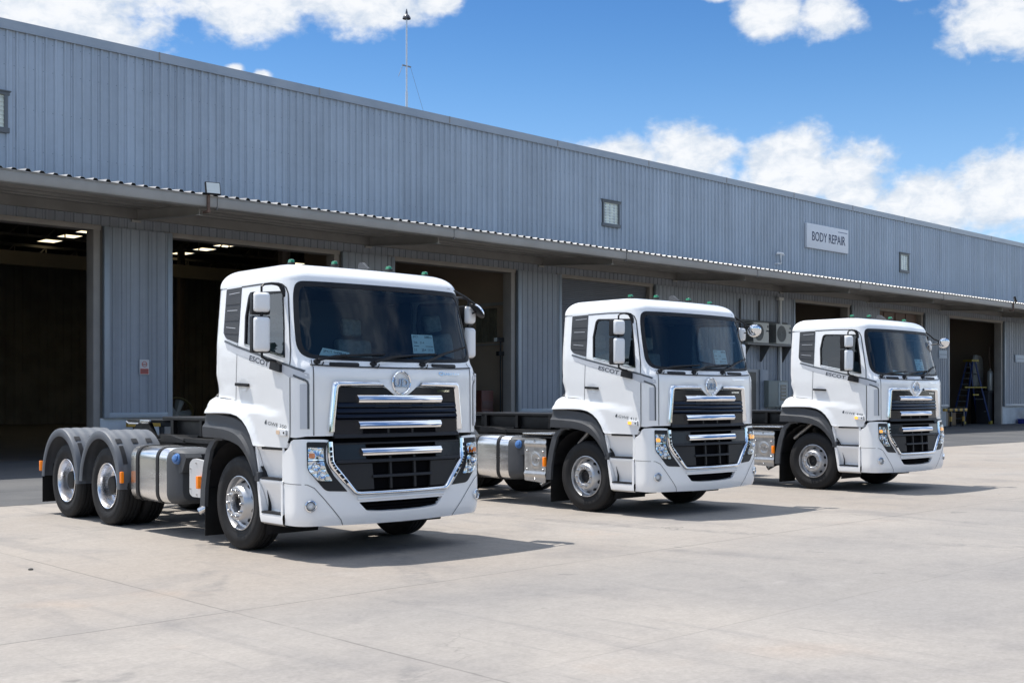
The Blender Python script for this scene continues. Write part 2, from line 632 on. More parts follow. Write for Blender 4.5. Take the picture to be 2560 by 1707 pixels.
# ================================================================ GROUND
def ground_mat():
    m = bpy.data.materials.new('yard_concrete')
    m.use_nodes = True
    t = m.node_tree
    b = t.nodes['Principled BSDF']
    w = NT(t)
    tc = w.node('ShaderNodeTexCoord')
    sep = w.node('ShaderNodeSeparateXYZ')
    t.links.new(tc.outputs['Object'], sep.inputs[0])
    x, y = sep.outputs[0], sep.outputs[1]
    P = tc.outputs['Object']
    big = w.noise(P, .16, 4, .55)
    mid = w.noise(P, .75, 6, .62, .4)
    fine = w.noise(P, 26.0, 4, .7)
    streak = w.noise(w.vec(w.mul(x, 2.6), w.mul(y, .22), 3.0), 1.0, 5, .6, .5)
    streak2 = w.noise(w.vec(w.mul(x, 9.0), w.mul(y, .55), 9.0), 1.0, 3, .6, .3)
    # each pour has its own tint
    sx = w.m('FLOOR', w.mul(w.sub(x, 4.81), 1 / 6.3))
    sy = w.m('FLOOR', w.mul(w.sub(y, 2.10), 1 / 3.06))
    wn = w.node('ShaderNodeTexWhiteNoise', noise_dimensions='2D')
    t.links.new(w.vec(sx, sy), wn.inputs['Vector'])
    warm = w.smooth(y, 7.0, 9.5)
    c1 = w.mixc(warm, (.234, .221, .209, 1), (.282, .249, .216, 1))
    c2 = w.mixc(w.smooth(big, .35, .68), c1, (.312, .286, .258, 1))
    c2 = w.mixc(w.mul(wn.outputs['Value'], .22), c2, (.25, .24, .232, 1))
    c3 = w.mixc(w.mul(w.smooth(mid, .46, .74), .48), c2, (.165, .158, .157, 1))
    c4 = w.mixc(w.mul(w.smooth(streak, .54, .72), .34), c3, (.15, .146, .148, 1))
    c5 = w.mixc(w.mul(w.smooth(streak2, .60, .75), w.mul(w.smooth(big, .45, .6), .38)), c4, (.125, .123, .126, 1))
    spots = w.noise(P, 2.3, 3, .5, 1.0)
    c6 = w.mixc(w.mul(w.smooth(spots, .70, .76), .45), c5, (.12, .114, .114, 1))
    pale = w.noise(P, .5, 5, .6, .8)
    c7 = w.mixc(w.mul(w.smooth(pale, .60, .78), .4), c6, (.42, .395, .37, 1))
    rust = w.noise(P, .33, 4, .6)
    c8 = w.mixc(w.mul(w.smooth(rust, .60, .75), .28), c7, (.36, .255, .18, 1))
    crk = w.node('ShaderNodeTexVoronoi', feature='DISTANCE_TO_EDGE')
    crk.inputs['Scale'].default_value = .23
    dn = w.node('ShaderNodeTexNoise')
    dn.inputs['Scale'].default_value = .8
    dn.inputs['Detail'].default_value = 6.0
    t.links.new(P, dn.inputs['Vector'])
    va = w.node('ShaderNodeVectorMath', operation='MULTIPLY_ADD')
    t.links.new(dn.outputs['Color'], va.inputs[0])
    va.inputs[1].default_value = (1.6, 1.6, 0)
    t.links.new(P, va.inputs[2])
    t.links.new(va.outputs[0], crk.inputs['Vector'])
    cl = w.mul(w.smooth(crk.outputs['Distance'], .0006, .0022, 1.0, 0.0), w.smooth(big, .46, .60))
    c8 = w.mixc(w.mul(cl, .5), c8, (.10, .095, .09, 1))
    # tyre tracks where trucks swing in and out of the row
    tr = None
    for (cx, cy, R) in ((31.0, 14.0, 19.6), (31.0, 14.0, 21.5), (-9.0, 19.0, 17.2), (-9.0, 19.0, 19.1), (24.0, -16.0, 21.0), (24.0, -16.0, 22.9)):
        dx, dy = w.sub(x, cx), w.sub(y, cy)
        dd = w.m('ABSOLUTE', w.sub(w.m('SQRT', w.add(w.mul(dx, dx), w.mul(dy, dy))), R))
        q = w.smooth(dd, .09, .19, 1.0, 0.0)
        tr = q if tr is None else w.mx(tr, q)
    tread = w.noise(w.vec(w.mul(x, 5.0), w.mul(y, 5.0), 2.0), 1.0, 4, .7)
    c8 = w.mixc(w.mul(w.mul(tr, w.smooth(tread, .38, .62)), w.mul(w.smooth(pale, .40, .62), .46)), c8, (.13, .127, .128, 1))
    drip = w.node('ShaderNodeTexVoronoi')
    drip.inputs['Scale'].default_value = .9
    t.links.new(P, drip.inputs['Vector'])
    dr = w.mul(w.smooth(drip.outputs['Distance'], .03, .075, 1.0, 0.0), w.smooth(mid, .48, .60))
    c8 = w.mixc(w.mul(dr, .62), c8, (.09, .086, .085, 1))
    fine2 = w.noise(P, 7.0, 5, .7)
    fineF = w.mul(w.smooth(fine, .25, .75, .90, 1.08), w.smooth(fine2, .25, .75, .93, 1.06))
    g = w.node('ShaderNodeMix', data_type='RGBA', blend_type='MULTIPLY')
    g.inputs[0].default_value = 1.0
    t.links.new(c8, g.inputs[6])
    t.links.new(w.vec(fineF, fineF, fineF), g.inputs[7])
    # sawn joints
    wob = w.mul(w.sub(w.noise(P, 1.6, 2), .5), .03)
    jl = None
    for ax, vals in ((x, ((-1.5, .3), (4.81, .72), (11.2, .25), (17.56, .45), (23.9, .3))), (y, ((2.10, .2), (5.16, .28), (8.23, .8), (14.4, .2)))):
        for v, wt in vals:
            d = w.m('ABSOLUTE', w.sub(w.add(ax, wob), v))
            l = w.smooth(d, .006, .016, wt, 0.0)
            jl = l if jl is None else w.mx(jl, l)
    brk = w.smooth(w.noise(P, .9, 3), .30, .55, .35, 1.0)
    col = w.mixc(w.mul(jl, w.mul(brk, .62)), g.outputs[2], (.07, .064, .06, 1))
    t.links.new(col, b.inputs['Base Color'])
    b.inputs['Roughness'].default_value = .85
    b.inputs['Specular IOR Level'].default_value = .3
    bn = w.node('ShaderNodeBump')
    bn.inputs['Strength'].default_value = .25
    bn.inputs['Distance'].default_value = .008
    t.links.new(w.add(w.mul(fine, .6), w.mul(mid, .5)), bn.inputs['Height'])
    t.links.new(bn.outputs[0], b.inputs['Normal'])
    return m


def asphalt_mat():
    m = mat('old_asphalt', (.085, .086, .090), .9, var=.25, vscale=.5, bump=.3, bscale=60)
    t = m.node_tree
    w = NT(t)
    b = t.nodes['Principled BSDF']
    tc = w.node('ShaderNodeTexCoord')
    sep = w.node('ShaderNodeSeparateXYZ')
    t.links.new(tc.outputs['Object'], sep.inputs[0])
    x, y = sep.outputs[0], sep.outputs[1]
    n = w.noise(tc.outputs['Object'], .35, 6, .62, .5)
    s = w.noise(w.vec(w.mul(x, .12), w.mul(y, 1.3), 0.0), 1.0, 5, .6, .4)
    f = w.noise(tc.outputs['Object'], 14, 4, .7)
    c = w.mixc(w.smooth(n, .3, .7), (.055, .057, .062, 1), (.092, .092, .092, 1))
    c = w.mixc(w.mul(w.smooth(s, .52, .70), .6), c, (.05, .051, .054, 1))
    c = w.mixc(w.mul(w.smooth(f, .5, .8), .35), c, (.15, .148, .145, 1))
    d = w.m('ABSOLUTE', w.sub(w.add(y, w.mul(w.sub(n, .5), .10)), 21.4))
    c = w.mixc(w.mul(w.smooth(d, .01, .05, 1, 0), .7), c, (.03, .03, .032, 1))
    t.links.new(c, b.inputs['Base Color'])
    return m


mb = MB()
mb.add([(-1500, -1500, -.01), (2500, -1500, -.01), (2500, 2500, -.01), (-1500, 2500, -.01)], [(0, 1, 2, 3)])
tag(mb.build('ground', mat('far_ground', (.20, .19, .15), .95, var=.3, vscale=.05)), kind='structure')
mb = MB()
mb.add([(-70, -45, 0), (130, -45, 0), (130, 31.6, 0), (-70, 31.6, 0)], [(0, 1, 2, 3)])
tag(mb.build('concrete_yard', ground_mat()), kind='structure')
mb = MB()
edge = []
xx = -60.0
while xx < 120:
    edge.append((xx, 18.62 - .008 * max(0, xx - 20) + random.uniform(-.03, .03)))
    xx += 1.3
vs = [(x, y, .004) for x, y in edge] + [(x, 31.58, .004) for x, y in edge]
n = len(edge)
mb.add(vs, [(i, i + 1, n + i + 1, n + i) for i in range(n - 1)])
tag(mb.build('asphalt_apron', asphalt_mat()), kind='structure')

# ================================================================ WORKSHOP
W = 31.6
XL, XRB = 5.9, 112.0
CLAD = None


def clad_mat(name, col, metal=.35, rough=.5):
    m = mat(name, col, rough, metal=metal)
    t = m.node_tree
    w = NT(t)
    b = t.nodes['Principled BSDF']
    tc = w.node('ShaderNodeTexCoord')
    sep = w.node('ShaderNodeSeparateXYZ')
    t.links.new(tc.outputs['Object'], sep.inputs[0])
    x, z = sep.outputs[0], sep.outputs[2]
    pan = w.node('ShaderNodeTexWhiteNoise', noise_dimensions='1D')
    t.links.new(w.m('FLOOR', w.mul(x, 1 / .78)), pan.inputs['W'])
    pan2 = w.node('ShaderNodeTexWhiteNoise', noise_dimensions='1D')
    t.links.new(w.m('FLOOR', w.mul(x, 1 / .26)), pan2.inputs['W'])
    n = w.noise(w.vec(w.mul(x, 2.0), w.mul(z, .22), 1.0), 1.0, 5, .6, .2)
    n2 = w.noise(w.vec(x, z, 4.0), .5, 4, .6)
    n3 = w.noise(w.vec(x, z, 8.0), 5.0, 3, .7)
    v = w.add(w.add(w.mul(pan.outputs['Value'], .045), w.mul(pan2.outputs['Value'], .08)), w.add(w.mul(n, .24), w.add(w.mul(n2, .20), w.mul(n3, .10))))
    v = w.smooth(v, .14, .52, .80, 1.16)
    rows = None
    for zk in (7.25, 8.35, 9.45, 10.55, 11.30):
        d = w.smooth(w.m('ABSOLUTE', w.sub(z, zk)), .008, .016, 1.0, 0.0)
        rows = d if rows is None else w.mx(rows, d)
    fx = w.m('ABSOLUTE', w.sub(w.m('FRACT', w.mul(w.sub(x, XL), 1 / .26)), .22))
    dots = w.mul(rows, w.smooth(fx, .025, .05, 1.0, 0.0))
    lap = w.smooth(w.m('ABSOLUTE', w.sub(w.m('FRACT', w.mul(w.sub(x, XL), 1 / .78)), .70)), .008, .016, 1.0, 0.0)
    v = w.mul(v, w.sub(1.0, w.add(w.mul(dots, .55), w.mul(lap, .30))))
    g = w.node('ShaderNodeMix', data_type='RGBA', blend_type='MULTIPLY')
    g.inputs[0].default_value = 1.0
    g.inputs[6].default_value = (*col, 1)
    t.links.new(w.vec(v, v, v), g.inputs[7])
    t.links.new(g.outputs[2], b.inputs['Base Color'])
    return m


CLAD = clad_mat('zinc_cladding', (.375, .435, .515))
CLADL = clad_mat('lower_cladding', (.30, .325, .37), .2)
FLASH = mat('zinc_flashing', (.32, .36, .41), .45, metal=.4, var=.08, vscale=.8)
TRIM = mat('trim_steel', (.36, .35, .345), .5, metal=.15, var=.08, vscale=1.5)
JAMB = mat('jamb_paint', (.33, .30, .275), .6, var=.10, vscale=1.2)
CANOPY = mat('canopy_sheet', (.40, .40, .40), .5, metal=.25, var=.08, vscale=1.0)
GUTTER = mat('gutter_steel', (.36, .35, .335), .5, metal=.15, var=.12, vscale=.7)
STEEL = mat('painted_steel', (.27, .26, .245), .6, var=.12, vscale=1.3)
PLINTH = mat('plinth_paint', (.58, .60, .62), .75, var=.12, vscale=1.4)
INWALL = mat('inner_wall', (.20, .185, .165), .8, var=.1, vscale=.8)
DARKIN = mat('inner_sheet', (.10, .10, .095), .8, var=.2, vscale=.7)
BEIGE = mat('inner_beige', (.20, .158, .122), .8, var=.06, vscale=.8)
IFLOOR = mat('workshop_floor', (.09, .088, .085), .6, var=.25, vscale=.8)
SKYL = None
shop = thing('workshop_building', 'long grey ribbed metal workshop with open bays under a canopy', 'building', (0, W, 0))


def sp(name, m, mbx, parent=None, sharp=30):
    """part of the workshop: built in world coordinates, kept relative to the workshop's base"""
    mbx.v = [(x, y - W, z) for x, y, z in mbx.v]
    return mbx.build(name, m, parent or shop, sharp)


def ribbed(mb, x0, x1, y, z0, z1, pitch=.26, h=.030, top=.035, foot=.075, mids=True, rows=None):
    """vertical trapezoidal ribs, facing -y"""
    xs = []
    x = x0
    while x < x1 - 1e-6:
        c = x + pitch / 2
        for dx, d in ((-pitch / 2, 0), (-foot / 2 - .0, 0), (-top / 2, h), (top / 2, h), (foot / 2, 0)):
            xs.append((min(max(c + dx, x0), x1), d))
        if mids:
            q = c + foot / 2 + (pitch - foot) * .5
            for dx, d in ((-.012, 0), (0, .006), (.012, 0)):
                if q + dx < min(x + pitch * 1.02, x1):
                    xs.append((q + dx, d))
        x += pitch
    xs.append((x1, 0))
    xs2 = []
    for p in sorted(xs):
        if not xs2 or p[0] - xs2[-1][0] > 1e-5:
            xs2.append(p)
    mb.loft([[(x, y - d, z) for x, d in xs2] for z in (z0, z1)])


BAYS = [(8.24, 14.10), (16.46, 22.25), (24.71, 30.31), (32.98, 38.47), (49.55, 54.66), (57.80, 62.72), (66.0, 73.33), (77.6, 83.2), (85.8, 91.5)]
# upper wall in sheet runs
mb = MB()
ribbed(mb, XL, XRB, W, 6.80, 11.50, .26, .046, .04, .10)
sp('upper_wall', CLAD, mb)
mb = MB()
mb.box(XL, XRB, W - .07, W + .30, 11.495, 11.745)
mb.box(XL, XRB, W - .085, W - .07, 11.47, 11.505)
sp('parapet_cap', FLASH, mb)
x = 16.077 - 5.58
while x < XRB:
    mb = MB()
    mb.box(x - .02, x + .02, W - .078, W - .0699, 11.50, 11.748)
    sp('cap_joint', STEEL, mb)
    x += 5.58
# strip above the doors and the horizontal girder
mb = MB()
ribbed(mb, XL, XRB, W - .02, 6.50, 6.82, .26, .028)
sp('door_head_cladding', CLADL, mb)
mb = MB()
mb.box(XL, XRB, W - .18, W - .06, 6.80, 7.08)
sp('wall_girder', STEEL, mb)
# door frames and piers
edges = [XL] + [v for b in BAYS for v in b] + [XRB]
for i, (a, b) in enumerate(BAYS):
    mb = MB()
    mb.box(a - .20, a, W - .05, W + .40, 0.0, 6.39, .008)
    mb.box(b, b + .19, W - .05, W + .40, 0.0, 6.39, .008)
    mb.box(a - .22, b + .21, W - .065, W + .40, 6.39, 6.53, .008)
    mb.box(a - .22, b + .21, W - .095, W - .066, 6.47, 6.53)
    sp('door_frame', JAMB, mb)
for i in range(0, len(edges), 2):
    a, b = edges[i], edges[i + 1]
    a2, b2 = a + (.27 if i else 0), b - (.02 if i < len(edges) - 2 else 0)
    mb = MB()
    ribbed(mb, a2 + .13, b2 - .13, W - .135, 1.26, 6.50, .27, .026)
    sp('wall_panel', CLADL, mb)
    mb = MB()
    for (x0, x1, z0, z1) in ((a2, a2 + .15, 1.115, 6.50), (b2 - .15, b2, 1.115, 6.50), (a2 + .15, b2 - .15, 1.115, 1.27)):
        mb.box(x0, x1, W - .165, W - .03, z0, z1, .006)
    sp('panel_trim', FLASH, mb)
    mb = MB()
    mb.box(a + .195 if i else a, b - .205 if i < len(edges) - 2 else b, W - .045, W + .30, 0.0, 1.115, .01)
    sp('plinth', PLINTH, mb)
    mb = MB()
    mb.box(a + .19 if i else a, b - .20 if i < len(edges) - 2 else b, W + .0, W + .30, 1.11, 6.8)
    sp('wall_core', INWALL, mb)
# roller shutter in the closed bay
mb = MB()
a, b = BAYS[3]
k = 0
z = 0.02
while z < 6.39:
    mb.loft([[(x, W + .16 - d, z + dz) for dz, d in ((0, 0), (.02, .018), (.055, .018), (.075, 0))] for x in (a, b)])
    z += .075
sp('roller_shutter', mat('shutter_grey', (.155, .165, .19), .5, metal=.2, var=.1, vscale=1), mb)
a, b = BAYS[5]
mb = MB()
mb.box(a, b, W + .25, W + .30, 4.9, 6.39)
for x in (a + 1.2, a + 2.5, a + 3.7):
    mb.box(x - .1, x + .1, W + .2, W + .25, 4.9, 6.39)
sp('part_shutter', mat('rust_shutter', (.16, .11, .09), .6, var=.2, vscale=1), mb)
# the office stretch: small door, vertical trunking
mb = MB()
mb.box(45.17, 46.47, W - .21, W - .12, 0.0, 3.02, .01)
d = sp('office_door_frame', TRIM, mb)
mb = MB()
mb.box(45.32, 46.10, W - .215, W - .19, 0.05, 2.88)
sp('door_leaf', mat('dark_door', (.03, .032, .035), .4), mb)
mb = MB()
mb.box(46.35, 46.98, W - .28, W - .14, 1.05, 3.0, .01)
sp('meter_panel', CLADL, mb)
# windows high in the wall
for (x0, x1, z0, z1) in ((10.78, 11.74, 8.76, 9.80), (35.45, 36.50, 8.72, 9.74), (60.17, 61.20, 8.69, 9.71), (84.9, 85.95, 8.7, 9.72)):
    mb = MB()
    f = .09
    for q in ((x0 - .05, x1 + .05, z1 - f, z1), (x0 - .05, x1 + .05, z0 - .05, z0 + f)):
        mb.box(q[0], q[1], W - .10, W - .015, q[2], q[3], .006)
    for q in ((x0, x0 + f), (x1 - f, x1)):
        mb.box(q[0], q[1], W - .095, W - .015, z0 + f, z1 - f)
    mb.box(x0 - .08, x1 + .08, W - .13, W - .02, z1, z1 + .03)
    sp('window_frame', mat('frame_dark', (.12, .135, .15), .5, metal=.3), mb)
    mb = MB()
    zz = z0 + f
    while zz < z1 - f:
        mb.loft([[(x, W - .030 - dd, zz + dz) for dz, dd in ((0, .02), (.11, .0))] for x in (x0 + f, x1 - f)])
        mb.box(x0 + f, x1 - f, W - .06, W - .045, zz - .006, zz + .006)
        zz += .115
    sp('louvre_pane', mat('louvre_glass', (.74, .80, .74), .3, var=.12, vscale=3), mb)

# ---- canopy
CF0 = W - 4.05          # front edge
ZF, ZB = 7.0, 7.38      # sheet height at the front and at the wall
def sheet_z(y):
    return ZF + (ZB - ZF) * (y - CF0) / (W - CF0)
mb = MB()
xs = []
x = XL
while x < XRB:
    jit = random.uniform(.62, .95)
    for dx, d in ((0, 0), (.16, 0), (.195, .065), (.265, .065), (.30, 0)):
        xs.append((x + dx, d * jit))
    x += .325
rows = []
for y in (CF0 - .14, CF0 + 1.2, W - .02):
    rows.append([(x, y, sheet_z(y) + d) for x, d in xs])
mb.loft(rows)
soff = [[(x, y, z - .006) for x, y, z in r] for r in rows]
mb.loft([[(x, CF0 - .14, z) for x, y, z in rows[0]], [(x, CF0 - .14, z - .006) for x, y, z in rows[0]]])
sp('canopy_sheet', CANOPY, mb, None, 20)
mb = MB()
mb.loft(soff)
sp('canopy_underside', mat('underside_shade', (.045, .045, .045), .7, var=.15, vscale=.8), mb, None, 20)  # same sheet coloured darker below, painting in the shade under the canopy
mb = MB()
x = 15.35 - 8.27
gx = []
while x < XRB:
    gx.append(x)
    x += 8.27
prof = [(CF0 + .07, 6.985), (CF0 - .10, 6.985), (CF0 - .10, 6.955), (CF0 - .085, 6.94), (CF0 - .085, 6.74), (CF0 - .065, 6.70), (CF0 - .02, 6.672), (CF0 + .06, 6.665), (CF0 + .07, 6.68)]
for i, x in enumerate(gx[:-1]):
    mb = MB()
    mb.loft([[(xx, y, z) for y, z in prof] for xx in (x + .30, gx[i + 1] + .285)], True, True)
    sp('gutter', GUTTER, mb)
    mb = MB()
    mb.box(x + .285, x + .30, CF0 - .105, CF0 + .05, 6.64, 6.99)
    sp('gutter_joint', STEEL, mb)
for y in (CF0 + 1.0, CF0 + 1.95, CF0 + 2.95, CF0 + 3.75):
    mb = MB()
    z = 6.80 + (y - CF0 - .35) * .082
    mb.loft([[(xx, yy, zz) for yy, zz in ((y, z + .17), (y + .07, z + .17), (y + .07, z + .155), (y + .012, z + .15), (y + .012, z + .012), (y + .085, z + .012), (y + .085, z), (y, z))] for xx in (XL, XRB)], True, True)
    sp('purlin', GUTTER, mb)
for x in gx:
    mb = MB()
    zb, zt = 6.785, 7.0
    y0, y1 = W - .10, CF0 + .33
    def ibeam(x0, x1, za0, za1, zb0, zb1):
        mb.add([(xx, y, z) for xx in (x0, x1) for (y, z) in ((y0, za0), (y0, za1), (y1, zb1), (y1, zb0))], [(0, 1, 2, 3), (4, 7, 6, 5), (0, 4, 5, 1), (1, 5, 6, 2), (2, 6, 7, 3), (3, 7, 4, 0)])
    ibeam(x - .012, x + .012, zb, 7.05, 6.53, 6.77)
    ibeam(x - .09, x + .09, zb - .014, zb, 6.516, 6.53)
    ibeam(x - .09, x + .09, 7.05, 7.064, 6.77, 6.784)
    mb.box(x - .14, x + .14, W - .10, W - .05, 6.72, 7.1)
    sp('canopy_bracket', mat('bracket_paint', (.40, .385, .36), .6, var=.1, vscale=1.3), mb)

# ---- inside
DEEP = 74.0
mb = MB()
mb.add([(XL, W + .0, .006), (XRB, W + .0, .006), (XRB, DEEP, .006), (XL, DEEP, .006)], [(0, 1, 2, 3)])
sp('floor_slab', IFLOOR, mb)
mb = MB()
ribbed(mb, XL, XRB, DEEP, 0, 11.6, .52, .05, .07, .14, False)
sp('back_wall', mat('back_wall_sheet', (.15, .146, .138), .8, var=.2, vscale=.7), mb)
for xw in (XL, XRB):
    mb = MB()
    mb.box(xw - .1, xw + .1, W, DEEP, 0, 11.5)
    sp('end_wall', CLAD, mb)
ROOFZ = 10.62
# roof with strips left open for the translucent sheets
def roof_z(y): return ROOFZ
skx = []
x = 26.55 - 8.27 * 2
while x < XRB - 3:
    skx.append((x, x + .95))
    x += 8.27
sky_y = [(59.2, 60.1), (60.45, 61.65), (62.9, 64.1), (65.6, 66.9), (50.0, 52.0)]
def rowskip(y0, y1, holes):
    c = XL
    for a, b in holes:
        mb.add([(c, y0, ROOFZ), (a, y0, ROOFZ), (a, y1, ROOFZ), (c, y1, ROOFZ)], [(0, 1, 2, 3)])
        c = b
    mb.add([(c, y0, ROOFZ), (XRB, y0, ROOFZ), (XRB, y1, ROOFZ), (c, y1, ROOFZ)], [(0, 1, 2, 3)])
mb = MB()
cur = W + .2
for y0, y1 in sorted(sky_y):
    rowskip(cur, y0, [])
    rowskip(y0, y1, skx)
    cur = y1
rowskip(cur, DEEP, [])
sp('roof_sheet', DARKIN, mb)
tm = bpy.data.materials.new('translucent_sheet')
tm.use_nodes = True
tt = tm.node_tree
tt.nodes.clear()
wq = NT(tt)
tb = wq.node('ShaderNodeBsdfTranslucent')
tb.inputs[0].default_value = (.82, .66, .40, 1)
oo = wq.node('ShaderNodeOutputMaterial')
tt.links.new(tb.outputs[0], oo.inputs[0])
for a, b in skx:
    if 0 < a < 100:
        for y0, y1 in sky_y:
            mb = MB()
            mb.add([(a - .02, y0 - .02, ROOFZ + .01), (b + .02, y0 - .02, ROOFZ + .01), (b + .02, y1 + .02, ROOFZ + .01), (a - .02, y1 + .02, ROOFZ + .01)], [(0, 1, 2, 3)])
            sp('roof_light', tm, mb)
# roof trusses, crane rails, inner columns
for y in (56.0, 67.2):
    mb = MB()
    mb.box(XL, XRB, y - .06, y + .06, 10.30, 10.45)
    mb.box(XL, XRB, y - .06, y + .06, 9.35, 9.47)
    x = 6.5
    while x < 90:
        mb.tube([(x, y, 9.42), (x + .9, y, 10.35)], .035, 5)
        mb.tube([(x + .9, y, 10.35), (x + .9, y, 9.42)], .035, 5)
        x += 1.8
    sp('roof_truss', mat('truss_dark', (.09, .085, .07), .7), mb)
for y in (53.0,):
    mb = MB()
    mb.box(XL, 48.5, y - .18, y + .18, 7.62, 8.25)
    sp('crane_beam', mat('crane_paint', (.13, .11, .07), .6, var=.1, vscale=.6), mb)
for x, y in ((23.2, 36.0), (31.9, 60.0)):
    mb = MB()
    mb.box(x - .16, x + .16, y - .012, y + .012, 0, 10.3)
    mb.box(x - .16, x - .14, y - .15, y + .15, 0, 10.3)
    mb.box(x + .14, x + .16, y - .15, y + .15, 0, 10.3)
    sp('inner_column', mat('column_paint', (.16, .13, .10), .6, var=.1, vscale=1), mb)
# partitions that show through the open bays
for xw, y1 in ((30.75, 46.0), (48.9, 44.0), (55.6, 44.0), (63.9, 44.0), (75.1, 46.0)):
    mb = MB()
    mb.box(xw, xw + .15, W + .42, y1, 0, ROOFZ - .02)
    sp('partition_wall', mat('inner_beige_light', (.34, .26, .19), .8, var=.06, vscale=.8) if xw < 40 else BEIGE, mb)
for xw, y in ((38.7, 40.0), (49.0, 40.0)):
    mb = MB()
    mb.box(30.9, xw, y, y + .15, 0, ROOFZ)
    sp('partition_wall', INWALL, mb)
for (xa, xb, y) in ((49.0, 55.6, 38.5), (55.75, 63.9, 38.5), (64.05, 75.1, 43.0)):
    mb = MB()
    mb.box(xa, xb, y, y + .15, 0, ROOFZ)
    sp('partition_wall', BEIGE, mb)
# band and blinds on the side wall of the third bay
mb = MB()
mb.box(30.68, 30.745, W + .45, 45.5, 5.25, 5.36)
mb.box(30.70, 30.745, W + .45, 45.5, 3.72, 3.78)
sp('wall_rail', STEEL, mb)
for k in range(6):
    y = W + 1.2 + k * 1.55
    mb = MB()
    for q in range(6):
        mb.box(30.72, 30.748, y + q * .2, y + q * .2 + .17, 3.85, 5.15)
    sp('window_blind', mat('blind_cloth', (.13, .12, .085), .8, var=.2, vscale=3), mb)

# ---- belt of trees off to the left and behind the photographer (seen only in reflections)
def leaf_mat():
    m = mat('tree_leaves', (.045, .075, .02), .7, var=.5, vscale=.35)
    return m


def far_wood():
    mb = MB()
    rng = random.Random(5)
    spots = []
    for k in range(95):
        az = math.radians(rng.uniform(-112, -6))
        d = rng.uniform(62, 95)
        spots.append((d * math.sin(az), d * math.cos(az) + 8))
    for k in range(46):
        az = math.radians(rng.uniform(115, 250))
        d = rng.uniform(60, 90)
        spots.append((d * math.sin(az) + 10, d * math.cos(az)))
    for x, y in spots:
        h = rng.uniform(6.6, 10.0)
        r = h * rng.uniform(.36, .5)
        mb.tube([(x, y, 0), (x + .1, y, h * .5)], [.18, .1], 5, False)
        for q in range(190):
            a, b, c = rng.gauss(0, .5), rng.gauss(0, .5), rng.gauss(0, .36)
            p = Vector((x + a * r, y + b * r, h * .58 + c * h * .55))
            if p.z < .3:
                continue
            u = Vector((rng.uniform(-1, 1), rng.uniform(-1, 1), rng.uniform(-1, 1))).normalized() * rng.uniform(.45, .95)
            v = u.cross(Vector((rng.uniform(-1, 1), rng.uniform(-1, 1), rng.uniform(-1, 1)))).normalized() * rng.uniform(.35, .75)
            mb.add([p - u, p - v, p + u, p + v], [(0, 1, 2, 3)])
    o = mb.build('far_wood', leaf_mat(), None, 30, False)
    tag(o, 'belt of low bushy trees beyond the yard', 'trees', None, 'stuff')


far_wood()

# ================================================================ THINGS ON AND AROUND THE WORKSHOP
def wthing(name, label, cat, loc, group=None, rz=0.0):
    return thing(name, label, cat, loc, rz, group)


# BODY REPAIR sign
s = wthing('wall_sign', 'pale sign board reading BODY REPAIR high on the ribbed wall', 'sign', (52.55, W - .04, 9.75))
mb = MB()
mb.box(-1.98, 1.98, -.12, .02, -.60, .62, .008)
mb.build('sign_board', mat('sign_face', (.66, .70, .76), .5, var=.03, vscale=1), s)
mb = MB()
mb.text("BODY REPAIR", lambda u, q, off: (-1.50 + u, -.124 - off, -.22 + q), 3.15, .46, .006)
mb.build('sign_lettering', mat('sign_ink', (.02, .04, .10), .6), s)
mb = MB()
mb.box(.95, 1.85, -.128, -.1205, .415, .445)
mb.build('sign_line', mat('sign_ink2', (.10, .14, .25), .6), s)

# no-smoking notice on the first pier
s = wthing('notice_sign', 'small red and white no smoking notice on the pier between two dark bays', 'sign', (15.55, W - .175, 2.57))
mb = MB()
mb.box(-.145, .145, -.012, .0, -.215, .215, .004)
mb.build('notice_board', mat('notice_white', (.62, .60, .60), .5), s)
mb = MB()
mb.box(-.125, .125, -.017, -.0125, -.195, -.045)
mb.lathe([(.082, -.0125), (.082, -.018), (.064, -.018), (.064, -.0125)], (0, 0, .085), (0, 1, 0), 24)
mb.box(-.075, .075, -.018, -.0125, .077, .093)
mb.build('notice_print', mat('notice_red', (.50, .10, .08), .5), s)
mb = MB()
mb.box(-.05, .04, -.0165, -.0125, .062, .074)
for z in (-.09, -.12, -.15):
    mb.box(-.095, .095, -.020, -.0172, z - .006, z + .006)
mb.build('notice_symbol', mat('notice_ink', (.12, .09, .09), .5), s)
# bay plates
for x, z, w, lab in ((65.08, 4.20, 1.0, 'pale blue plate with two bands on the pier left of the ladder bay'), (75.80, 4.19, 1.35, 'pale blue plate on the pier at the right edge of the photo')):
    s = wthing('bay_plate', lab, 'sign', (x, W - .175, z), 'pale plates fixed to the piers')
    mb = MB()
    mb.box(-w / 2, w / 2, -.02, 0, -.235, .235, .004)
    mb.build('plate_board', mat('plate_white', (.55, .62, .70), .5), s)
    mb = MB()
    mb.box(-w / 2 + .05, w / 2 - .05, -.024, -.0205, -.03, .01)
    mb.box(-w / 2 + .03, -w / 2 + .10, -.024, -.0205, -.2, -.06)
    mb.build('plate_band', mat('plate_grey', (.25, .32, .40), .5), s)


